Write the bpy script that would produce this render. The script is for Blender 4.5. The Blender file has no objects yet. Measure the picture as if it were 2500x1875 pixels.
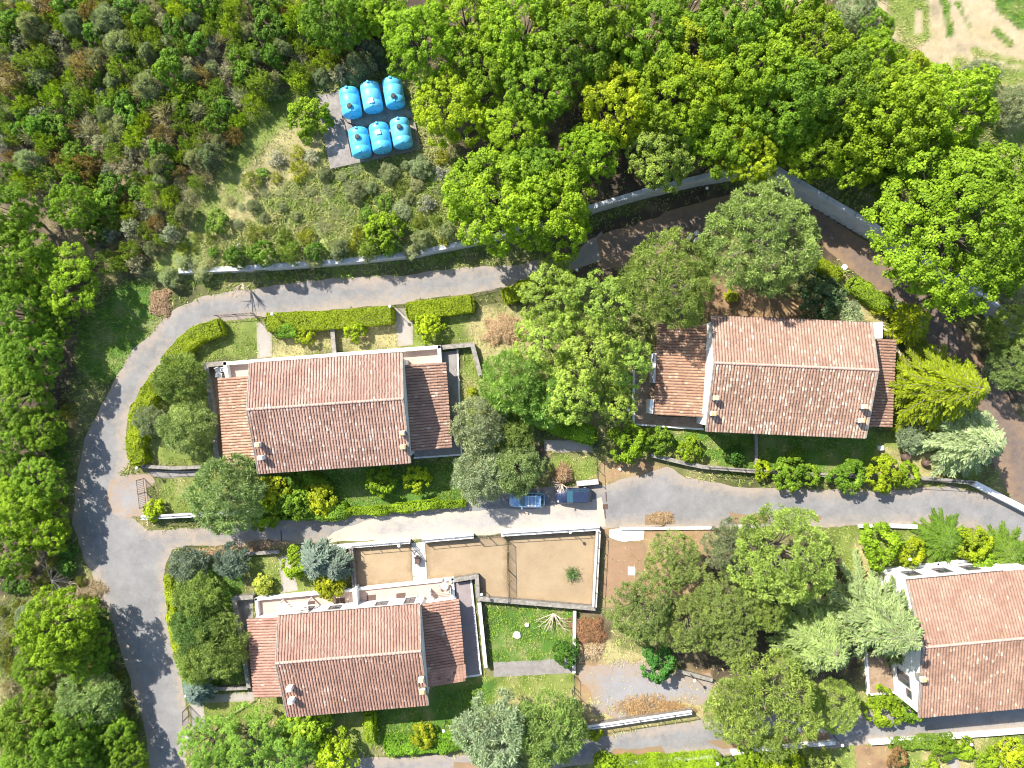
import bpy, math, random
import numpy as np
from mathutils import Vector, Matrix
from mathutils.geometry import delaunay_2d_cdt

# ------------------------------------------------------------------ camera, sky, sun, exposure
S = bpy.context.scene
COL = S.collection
CAM_H, FPX = 75.0, 1672.0            # drone height in metres, focal length in pixels of a 2500 px wide frame
cam = bpy.data.cameras.new('camera'); cam_o = bpy.data.objects.new('camera', cam); COL.objects.link(cam_o)
cam_o.location = (0, 0, CAM_H); cam_o.rotation_euler = (0, 0, 0)
cam.sensor_width = 36.0; cam.lens = 36.0 * FPX / 2500.0; cam.clip_end = 2000.0
S.camera = cam_o
SUN_AZ, SUN_EL = math.radians(315), math.radians(43)     # light comes from the upper left of the picture
w = bpy.data.worlds.new('World'); S.world = w; w.use_nodes = True
nt = w.node_tree; bg = nt.nodes['Background']
sky = nt.nodes.new('ShaderNodeTexSky'); sky.sky_type = 'NISHITA'; sky.sun_disc = False
sky.sun_elevation = SUN_EL; sky.sun_rotation = SUN_AZ
nt.links.new(sky.outputs[0], bg.inputs[0]); bg.inputs[1].default_value = 0.125
sl = bpy.data.lights.new('sun', 'SUN'); sl.energy = 4.8; sl.angle = math.radians(0.53); sl.color = (1.0, 0.955, 0.88)
so = bpy.data.objects.new('sun', sl); COL.objects.link(so)
sd = Vector((math.sin(SUN_AZ) * math.cos(SUN_EL), math.cos(SUN_AZ) * math.cos(SUN_EL), math.sin(SUN_EL)))
so.rotation_euler = sd.to_track_quat('Z', 'Y').to_euler(); so.location = (-60, 60, 80)
S.view_settings.view_transform = 'Standard'; S.view_settings.look = 'None'
S.view_settings.gamma = 1.0; S.view_settings.use_curve_mapping = False
S.view_settings.exposure = 1.08
S.cycles.max_bounces = 6; S.cycles.diffuse_bounces = 3; S.cycles.transmission_bounces = 4; S.cycles.transparent_max_bounces = 4
S.cycles.filter_width = 1.1; S.cycles.caustics_reflective = False; S.cycles.caustics_refractive = False

# ------------------------------------------------------------------ survey helpers (photo plan -> metres on the ground)
def P(px, py, z=0.0):
    k = (CAM_H - z) / FPX
    return ((px - 1250.0) * k, -(py - 937.5) * k)
def fr(x0, y0, w, W=2212.0):
    k = w / W
    return lambda x, y: (x0 + x * k, y0 + y * k)
D = fr(0, 0, 2500)                    # whole plan
r1 = fr(0, 0, 840); r3 = fr(1500, 0, 1000); r4 = fr(100, 600, 840); r5 = fr(800, 600, 840)
r6 = fr(1500, 650, 1000); r7 = fr(200, 1245, 840); r8 = fr(900, 1245, 840); q1 = fr(1660, 1245, 840)
t8 = fr(720, 170, 340); c1 = fr(1200, 1130, 320); c2 = fr(840, 1270, 400)
def pts(f, *xy): return [f(x, y) for x, y in xy]

def seg_dist(X, Y, a, b):
    ax, ay = a; bx, by = b
    dx, dy = bx - ax, by - ay
    t = np.clip(((X - ax) * dx + (Y - ay) * dy) / (dx * dx + dy * dy + 1e-12), 0, 1)
    return np.hypot(X - ax - t * dx, Y - ay - t * dy)
def inside(X, Y, poly):
    r = np.zeros(np.shape(X), bool); n = len(poly)
    for i in range(n):
        x1, y1 = poly[i]; x2, y2 = poly[(i + 1) % n]
        if y1 == y2: continue
        c = (Y < y1) != (Y < y2)
        r ^= c & (X < (x2 - x1) * (Y - y1) / (y2 - y1) + x1)
    return r
def sdist(X, Y, poly):
    d = np.full(np.shape(X), 1e9)
    for i in range(len(poly)): d = np.minimum(d, seg_dist(X, Y, poly[i], poly[(i + 1) % len(poly)]))
    return np.where(inside(X, Y, poly), d, -d)
def sstep(a, b, x):
    t = np.clip((x - a) / (b - a), 0, 1); return t * t * (3 - 2 * t)
def hash2(ix, iy, s):
    h = (ix.astype(np.int64) * 374761393 + iy.astype(np.int64) * 668265263 + s * 974711) & 0x7fffffff
    h = ((h ^ (h >> 13)) * 1274126177) & 0x7fffffff
    return ((h ^ (h >> 16)) & 0xffff) / 65535.0
def vnoise(X, Y, sc, s=1):
    x = np.asarray(X) / sc + 1000.0; y = np.asarray(Y) / sc + 1000.0
    ix = np.floor(x); iy = np.floor(y); fx = x - ix; fy = y - iy
    fx = fx * fx * (3 - 2 * fx); fy = fy * fy * (3 - 2 * fy)
    a = hash2(ix, iy, s); b = hash2(ix + 1, iy, s); c = hash2(ix, iy + 1, s); d = hash2(ix + 1, iy + 1, s)
    return (a * (1 - fx) + b * fx) * (1 - fy) + (c * (1 - fx) + d * fx) * fy
def fbm(X, Y, sc, s=1):
    return (vnoise(X, Y, sc, s) + .5 * vnoise(X, Y, sc / 2.1, s + 7) + .25 * vnoise(X, Y, sc / 4.3, s + 13)) / 1.75

# terrain: level ground, with a wooded bank held up by the retaining wall to the north
WALL_P = [(452, 668), (620, 661), (860, 644), (1017, 627), (1187, 593), (1435, 522), (1560, 485), (1700, 452), (1797, 436), (1858, 428), (2120, 582), (2315, 700), (2430, 790), (2560, 900)]
WALL = [P(*p) for p in WALL_P]
BANK = WALL + [(130, 10), (130, 130), (-130, 130), (-130, 12), (-40, 12)]
def bank_h(X):
    return np.interp(X, [-50, -36, -20, 0, 15, 25, 60], [0.0, 1.0, 1.3, 1.7, 2.4, 2.9, 2.9])
def T(X, Y):
    X = np.asarray(X, float); Y = np.asarray(Y, float)
    d = np.full(X.shape, 1e9)
    for i in range(len(WALL) - 1): d = np.minimum(d, seg_dist(X, Y, WALL[i], WALL[i + 1]))
    d = np.where(inside(X, Y, BANK), d, 0)
    tap = sstep(-52, -36, X)
    return (bank_h(X) * sstep(0.02, 0.35, d) + np.minimum(0.045 * d, 1.6) * sstep(.3, 2, d)) * tap
def t1(x, y): return float(T(np.array([x]), np.array([y]))[0])
def G(px, py, dz=0.0):
    z = 0.0
    for _ in range(4):
        x, y = P(px, py, z + dz); z = t1(x, y)
    return x, y, z

# ------------------------------------------------------------------ object helpers
def tag(o, label=None, cat=None, group=None, kind=None):
    if label: o['label'] = label
    if cat: o['category'] = cat
    if group: o['group'] = group
    if kind: o['kind'] = kind
    return o
def empty(name, label, cat, loc=(0, 0, 0), rz=0.0, group=None):
    o = bpy.data.objects.new(name, None); COL.objects.link(o)
    o.location = loc; o.rotation_euler = (0, 0, rz); o.empty_display_size = .3
    return tag(o, label, cat, group)
def np_mesh(name, V, loops, starts, mat=None, attrs=None, smooth=False):
    me = bpy.data.meshes.new(name)
    V = np.asarray(V, np.float32); loops = np.asarray(loops, np.int32); starts = np.asarray(starts, np.int32)
    me.vertices.add(len(V)); me.vertices.foreach_set('co', V.ravel())
    me.loops.add(len(loops)); me.loops.foreach_set('vertex_index', loops)
    me.polygons.add(len(starts)); me.polygons.foreach_set('loop_start', starts)
    me.update(calc_edges=True)
    for k, (typ, arr) in (attrs or {}).items():
        a = me.attributes.new(k, typ, 'POINT')
        a.data.foreach_set('color' if typ == 'FLOAT_COLOR' else 'value', np.asarray(arr, np.float32).ravel())
    if smooth: me.shade_smooth()
    else: me.shade_flat()
    if mat: me.materials.append(mat)
    me.validate()
    return me
def obj(name, me, parent=None, loc=None):
    o = bpy.data.objects.new(name, me); COL.objects.link(o)
    if parent: o.parent = parent
    if loc is not None: o.location = loc
    return o
class MB:
    """collects shapes and links them as ONE mesh object"""
    def __init__(s): s.v = []; s.f = []; s.t = []; s.tint = .5
    def add(s, v, f):
        n = len(s.v); s.v += [tuple(p) for p in v]; s.f += [[i + n for i in q] for q in f]; s.t += [s.tint] * len(v); return s
    def box(s, c, size, rz=0.0, top=1.0):
        hx, hy, hz = [a / 2 for a in size]; ca, sa = math.cos(rz), math.sin(rz); v = []
        for z, k in ((-hz, 1), (hz, top)):
            for x, y in ((-hx, -hy), (hx, -hy), (hx, hy), (-hx, hy)):
                x *= k; y *= k
                v.append((c[0] + x * ca - y * sa, c[1] + x * sa + y * ca, c[2] + z))
        return s.add(v, [(3, 2, 1, 0), (4, 5, 6, 7), (0, 1, 5, 4), (1, 2, 6, 5), (2, 3, 7, 6), (3, 0, 4, 7)])
    def prism(s, poly, z0, z1):
        n = len(poly)
        a = sum(poly[i][0] * poly[(i + 1) % n][1] - poly[(i + 1) % n][0] * poly[i][1] for i in range(n))
        if a < 0: poly = poly[::-1]
        z0s = z0 if hasattr(z0, '__len__') else [z0] * n; z1s = z1 if hasattr(z1, '__len__') else [z1] * n
        if a < 0: z0s = list(z0s)[::-1]; z1s = list(z1s)[::-1]
        v = [(p[0], p[1], z) for p, z in zip(poly, z0s)] + [(p[0], p[1], z) for p, z in zip(poly, z1s)]
        return s.add(v, [tuple(range(n))[::-1], tuple(range(n, 2 * n))] + [(i, (i + 1) % n, n + (i + 1) % n, n + i) for i in range(n)])
    def tube(s, path, rad, n=6, cap=True):
        path = [Vector(p) for p in path]; rad = rad if hasattr(rad, '__len__') else [rad] * len(path); v = []; f = []
        for i, p in enumerate(path):
            d = (path[min(i + 1, len(path) - 1)] - path[max(i - 1, 0)]).normalized()
            a = d.cross(Vector((0, 0, 1)) if abs(d.z) < .95 else Vector((1, 0, 0))).normalized(); b = d.cross(a)
            for k in range(n):
                t = 2 * math.pi * k / n; v.append(p + (a * math.cos(t) + b * math.sin(t)) * rad[i])
        for i in range(len(path) - 1):
            for k in range(n): f.append((i * n + k, i * n + (k + 1) % n, (i + 1) * n + (k + 1) % n, (i + 1) * n + k))
        if cap: f += [tuple(range(n)), tuple(range((len(path) - 1) * n, len(path) * n))[::-1]]
        return s.add(v, f)
    def lathe(s, prof, c=(0, 0, 0), n=16):
        v = []; f = []
        for r, z in prof:
            for k in range(n):
                t = 2 * math.pi * k / n; v.append((c[0] + r * math.cos(t), c[1] + r * math.sin(t), c[2] + z))
        for i in range(len(prof) - 1):
            for k in range(n): f.append((i * n + k, i * n + (k + 1) % n, (i + 1) * n + (k + 1) % n, (i + 1) * n + k))
        f += [tuple(range(n))[::-1], tuple(range((len(prof) - 1) * n, len(prof) * n))]
        return s.add(v, f)
    def mesh(s, name, mat=None, smooth=False):
        loops = [i for q in s.f for i in q]; st = np.cumsum([0] + [len(q) for q in s.f])[:-1]
        return np_mesh(name, s.v, loops, st, mat, {'tint': ('FLOAT', s.t)}, smooth)
    def build(s, name, mat, parent=None, smooth=False, bevel=0.0):
        o = obj(name, s.mesh(name, mat, smooth), parent)
        if bevel:
            m = o.modifiers.new('bevel', 'BEVEL'); m.width = bevel; m.segments = 2; m.limit_method = 'ANGLE'
        return o
def copy_tree(o, parent=None):
    c = o.copy(); COL.objects.link(c); c.parent = parent
    for ch in o.children: copy_tree(ch, c)
    return c

# ------------------------------------------------------------------ materials
def new_mat(name):
    m = bpy.data.materials.new(name); m.use_nodes = True
    n = m.node_tree.nodes; l = m.node_tree.links
    return m, n, l, n['Principled BSDF']
def noise(n, l, scale, detail=4, rough=.6, coord='Object', vec=None):
    t = n.new('ShaderNodeTexNoise'); t.inputs['Scale'].default_value = scale; t.inputs['Detail'].default_value = detail
    t.inputs['Roughness'].default_value = rough
    if vec is None:
        tc = n.new('ShaderNodeTexCoord'); vec = tc.outputs[coord]
    l.new(vec, t.inputs['Vector']); return t
def ramp(n, l, src, stops):
    r = n.new('ShaderNodeValToRGB'); e = r.color_ramp.elements
    while len(e) < len(stops): e.new(.5)
    for k, (p, c) in enumerate(stops): e[k].position = p; e[k].color = (*c, 1) if len(c) == 3 else c
    l.new(src, r.inputs[0]); return r
def mix(n, l, fac, a, b, mode='MIX'):
    m = n.new('ShaderNodeMix'); m.data_type = 'RGBA'; m.blend_type = mode
    for s_, x in ((m.inputs[0], fac), (m.inputs[6], a), (m.inputs[7], b)):
        if isinstance(x, (int, float)): s_.default_value = x
        elif isinstance(x, tuple): s_.default_value = (*x, 1) if len(x) == 3 else x
        else: l.new(x, s_)
    return m.outputs[2]
def math_n(n, l, op, a, b=None, clamp=False):
    m = n.new('ShaderNodeMath'); m.operation = op; m.use_clamp = clamp
    for s_, x in ((m.inputs[0], a), (m.inputs[1], b)):
        if x is None: continue
        if isinstance(x, (int, float)): s_.default_value = x
        else: l.new(x, s_)
    return m.outputs[0]
def bump(n, l, b, h, strength=.3, dist=.02):
    k = n.new('ShaderNodeBump'); k.inputs['Strength'].default_value = strength; k.inputs['Distance'].default_value = dist
    l.new(h, k.inputs['Height']); l.new(k.outputs[0], b.inputs['Normal'])
def attr(n, name, typ='GEOMETRY'):
    a = n.new('ShaderNodeAttribute'); a.attribute_name = name; a.attribute_type = typ; return a
def simple(name, c, rough=.7, var=.25, scale=3.0, metal=0.0, dark=None, coat=0.0, bmp=0.0):
    m, n, l, b = new_mat(name)
    t = noise(n, l, scale, 6)
    dk = dark or tuple(x * (1 - var) for x in c); lt = tuple(min(1, x * (1 + var)) for x in c)
    r = ramp(n, l, t.outputs[0], [(.3, dk), (.7, lt)])
    l.new(r.outputs[0], b.inputs['Base Color']); b.inputs['Roughness'].default_value = rough; b.inputs['Metallic'].default_value = metal
    b.inputs['Coat Weight'].default_value = coat
    if bmp: bump(n, l, b, t.outputs[0], bmp)
    return m
def weathered(name, c, stain, amount=.5, rough=.85, scale=1.2):
    """plaster / concrete with stains that have a shape of their own"""
    m, n, l, b = new_mat(name)
    t = noise(n, l, scale, 8, .68); t2 = noise(n, l, scale * 9, 4)
    f = ramp(n, l, t.outputs[0], [(.52 - amount * .25, (0, 0, 0)), (.66, (1, 1, 1))])
    f2 = math_n(n, l, 'MULTIPLY', f.outputs[0], amount)
    cc = mix(n, l, f2, c, stain)
    cc = mix(n, l, .5, cc, ramp(n, l, t2.outputs[0], [(.3, (.62, .62, .62)), (.7, (1, 1, 1))]).outputs[0], 'MULTIPLY')
    l.new(cc, b.inputs['Base Color']); b.inputs['Roughness'].default_value = rough
    bump(n, l, b, t2.outputs[0], .35, .01)
    return m
M = {}
M['white'] = weathered('white_plaster', (.86, .85, .82), (.50, .47, .42), .35)
M['whitecap'] = weathered('white_cap', (.88, .87, .84), (.45, .42, .37), .55, scale=2.5)
M['stonewall'] = weathered('stone_wall', (.279, .254, .221), (.082, .074, .057), .8, scale=2.2)
M['stonecap'] = weathered('stone_cap', (.377, .344, .295), (.115, .098, .074), .8, scale=3.0)
M['retain'] = weathered('retaining_concrete', (.60, .60, .60), (.30, .29, .27), .5, scale=1.2)
M['concrete'] = weathered('concrete', (.295, .271, .246), (.139, .123, .107), .6)
M['pale_concrete'] = weathered('pale_concrete', (.62, .57, .51), (.40, .35, .29), .5)
M['slab'] = weathered('stained_slab', (.36, .315, .28), (.12, .105, .095), .7, scale=1.1)
M['terrace'] = weathered('terrace_tile', (.541, .394, .320), (.410, .295, .230), .5)
M['terrace_grey'] = weathered('terrace_grey', (.295, .246, .238), (.205, .164, .156), .5)
M['terrace_brown'] = weathered('terrace_brown', (.410, .295, .197), (.180, .115, .066), .8, scale=1.6)
M['iron'] = simple('dark_iron', (.035, .033, .032), .55, .3, 20)
M['rust'] = simple('rusty_iron', (.09, .05, .035), .75, .5, 12)
M['darkwood'] = simple('dark_wood', (.10, .06, .045), .7, .3, 8)
M['glass'] = simple('window_glass', (.05, .065, .08), .12, .2, 2)
M['frame'] = simple('window_frame', (.16, .12, .10), .5, .2, 8)
M['bark'] = simple('bark', (.20, .165, .13), .9, .45, 7, bmp=.5)
M['bark_dark'] = simple('dark_bark', (.085, .07, .05), .9, .45, 7, bmp=.5)
M['deadwood'] = simple('dead_wood', (.50, .40, .30), .9, .4, 6)
M['globe'] = simple('lamp_globe', (.9, .9, .88), .25, .05, 4)
M['white_plastic'] = simple('white_plastic', (.8, .8, .78), .45, .08, 6)
M['black'] = simple('black_rubber', (.02, .02, .022), .6, .2, 10)
M['gutter'] = simple('gutter_metal', (.10, .075, .06), .5, .3, 6, .3)

def tile_mat():
    m, n, l, b = new_mat('roof_tile')
    a = attr(n, 'tint'); oi = n.new('ShaderNodeObjectInfo')
    tc = n.new('ShaderNodeTexCoord')
    geo = n.new('ShaderNodeNewGeometry')
    t = noise(n, l, .8, 7, .7, vec=geo.outputs['Position']); t2 = noise(n, l, 9, 5, .7, vec=geo.outputs['Position'])
    base = ramp(n, l, a.outputs['Fac'], [(0, (.22, .135, .105)), (.25, (.31, .19, .148)), (.6, (.395, .255, .20)), (.86, (.45, .305, .245)), (.93, (.47, .38, .32)), (1, (.54, .48, .42))]).outputs[0]
    dirty = ramp(n, l, t.outputs[0], [(.4, (1, 1, 1)), (.72, (.56, .53, .50))]).outputs[0]
    c = mix(n, l, .85, base, dirty, 'MULTIPLY')
    spots = ramp(n, l, t2.outputs[0], [(.62, (0, 0, 0)), (.74, (1, 1, 1))]).outputs[0]
    c = mix(n, l, math_n(n, l, 'MULTIPLY', spots, .35), c, (.62, .56, .48))
    t3 = noise(n, l, .35, 5, .7, vec=geo.outputs['Position'])
    och = ramp(n, l, t3.outputs[0], [(.64, (0, 0, 0)), (.74, (1, 1, 1))]).outputs[0]
    c = mix(n, l, math_n(n, l, 'MULTIPLY', och, .45), c, (.52, .30, .07))
    c = mix(n, l, 1.0, c, oi.outputs['Color'], 'MULTIPLY')
    l.new(c, b.inputs['Base Color']); b.inputs['Roughness'].default_value = .9
    bump(n, l, b, t2.outputs[0], .3, .01)
    return m
M['tile'] = tile_mat()
M['tile_deck'] = simple('tile_channel', (.215, .135, .105), .95, .45, 5)
M['ridge'] = simple('ridge_tile', (.46, .30, .235), .9, .3, 3)

def leaf_mat():
    """every leaf: the object's own colour, varied from clump to clump and leaf to leaf, and letting some light through"""
    m, n, l, b = new_mat('leaf')
    oi = n.new('ShaderNodeObjectInfo'); a = attr(n, 'tint')
    hs = n.new('ShaderNodeHueSaturation')
    v = math_n(n, l, 'ADD', math_n(n, l, 'MULTIPLY', a.outputs['Fac'], 1.1), .45)
    l.new(v, hs.inputs['Value'])
    h = math_n(n, l, 'ADD', .512, math_n(n, l, 'MULTIPLY', a.outputs['Fac'], -.024)); l.new(h, hs.inputs['Hue'])
    l.new(oi.outputs['Color'], hs.inputs['Color'])
    l.new(hs.outputs[0], b.inputs['Base Color']); b.inputs['Roughness'].default_value = .62
    b.inputs['Specular IOR Level'].default_value = .25
    tr = n.new('ShaderNodeBsdfTranslucent')
    l.new(mix(n, l, 1.0, hs.outputs[0], (1.1, 1.15, .55), 'MULTIPLY'), tr.inputs['Color'])
    mx = n.new('ShaderNodeMixShader'); mx.inputs[0].default_value = .36
    l.new(b.outputs[0], mx.inputs[1]); l.new(tr.outputs[0], mx.inputs[2])
    l.new(mx.outputs[0], n['Material Output'].inputs[0])
    return m
M['leaf'] = leaf_mat()
def vcol_mat(name, attr_name='col', rough=.9, fine=14, amt=.55, bmp=.4):
    m, n, l, b = new_mat(name)
    a = attr(n, attr_name); geo = n.new('ShaderNodeNewGeometry')
    t = noise(n, l, fine, 5, .7, vec=geo.outputs['Position']); t2 = noise(n, l, 1.6, 5, .65, vec=geo.outputs['Position'])
    c = mix(n, l, amt, a.outputs['Color'], ramp(n, l, t.outputs[0], [(.3, (.45, .45, .45)), (.7, (1.35, 1.35, 1.3))]).outputs[0], 'MULTIPLY')
    c = mix(n, l, .5, c, ramp(n, l, t2.outputs[0], [(.3, (.7, .7, .7)), (.7, (1.2, 1.2, 1.2))]).outputs[0], 'MULTIPLY')
    l.new(c, b.inputs['Base Color']); b.inputs['Roughness'].default_value = rough
    if bmp: bump(n, l, b, t.outputs[0], bmp, .05)
    return m
M['ground'] = vcol_mat('ground')
M['grass'] = vcol_mat('grass_blades', fine=3, amt=.3, bmp=0)
def road_mat(name, base, lt, dirt, dw=1.1, crack=.3):
    m, n, l, b = new_mat(name)
    e = attr(n, 'edge'); geo = n.new('ShaderNodeNewGeometry'); pos = geo.outputs['Position']
    t = noise(n, l, .34, 9, .74, vec=pos); t2 = noise(n, l, 13, 5, .75, vec=pos); t3 = noise(n, l, 1.5, 6, .7, vec=pos); t4 = noise(n, l, .16, 4, .6, vec=pos)
    c = ramp(n, l, t.outputs[0], [(.3, base), (.7, lt)]).outputs[0]
    c = mix(n, l, .45, c, ramp(n, l, t2.outputs[0], [(.3, (.6, .6, .6)), (.7, (1.25, 1.25, 1.25))]).outputs[0], 'MULTIPLY')
    # earth washed in from the verges: strongest at the edge, in tongues
    f = math_n(n, l, 'SUBTRACT', 1.0, math_n(n, l, 'DIVIDE', e.outputs['Fac'], dw))
    f = math_n(n, l, 'ADD', f, math_n(n, l, 'MULTIPLY', math_n(n, l, 'SUBTRACT', t3.outputs[0], .55), 2.4))
    f = math_n(n, l, 'ADD', f, math_n(n, l, 'MULTIPLY', math_n(n, l, 'SUBTRACT', t4.outputs[0], .5), 1.6), True)
    c = mix(n, l, math_n(n, l, 'MULTIPLY', f, .85), c, dirt)
    # hairline cracks
    vo = n.new('ShaderNodeTexVoronoi'); vo.feature = 'DISTANCE_TO_EDGE'; vo.inputs['Scale'].default_value = .22
    wn = noise(n, l, .9, 4, vec=pos)
    va = n.new('ShaderNodeVectorMath'); va.operation = 'ADD'; l.new(pos, va.inputs[0])
    sc = n.new('ShaderNodeVectorMath'); sc.operation = 'SCALE'; sc.inputs[3].default_value = 1.6; l.new(wn.outputs['Color'], sc.inputs[0]); l.new(sc.outputs[0], va.inputs[1])
    l.new(va.outputs[0], vo.inputs['Vector'])
    cr = ramp(n, l, vo.outputs['Distance'], [(.0, (.55, .55, .55)), (.012, (1, 1, 1))]).outputs[0]
    c = mix(n, l, crack, c, cr, 'MULTIPLY')
    l.new(c, b.inputs['Base Color']); b.inputs['Roughness'].default_value = .92
    bump(n, l, b, t2.outputs[0], .25, .01)
    return m
M['road'] = road_mat('asphalt', (.155, .150, .146), (.268, .258, .246), (.336, .268, .200), 1.5)
M['road_pale'] = road_mat('pale_asphalt', (.289, .268, .246), (.391, .365, .332), (.493, .399, .297), 1.6)
M['gravel'] = road_mat('gravel', (.230, .221, .217), (.306, .289, .281), (.306, .212, .128), 2.2)
M['sand'] = road_mat('sand', (.28, .20, .115), (.38, .28, .165), (.21, .14, .075), .6, 0.0)
M['path'] = road_mat('path_concrete', (.304, .272, .232), (.384, .344, .296), (.264, .232, .160), .35)
M['road_litter'] = road_mat('littered_asphalt', (.105, .082, .072), (.165, .128, .108), (.25, .16, .09), 2.6, 0.0)
M['soil'] = road_mat('soil', (.240, .144, .080), (.336, .216, .128), (.216, .152, .080), .6)

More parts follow.
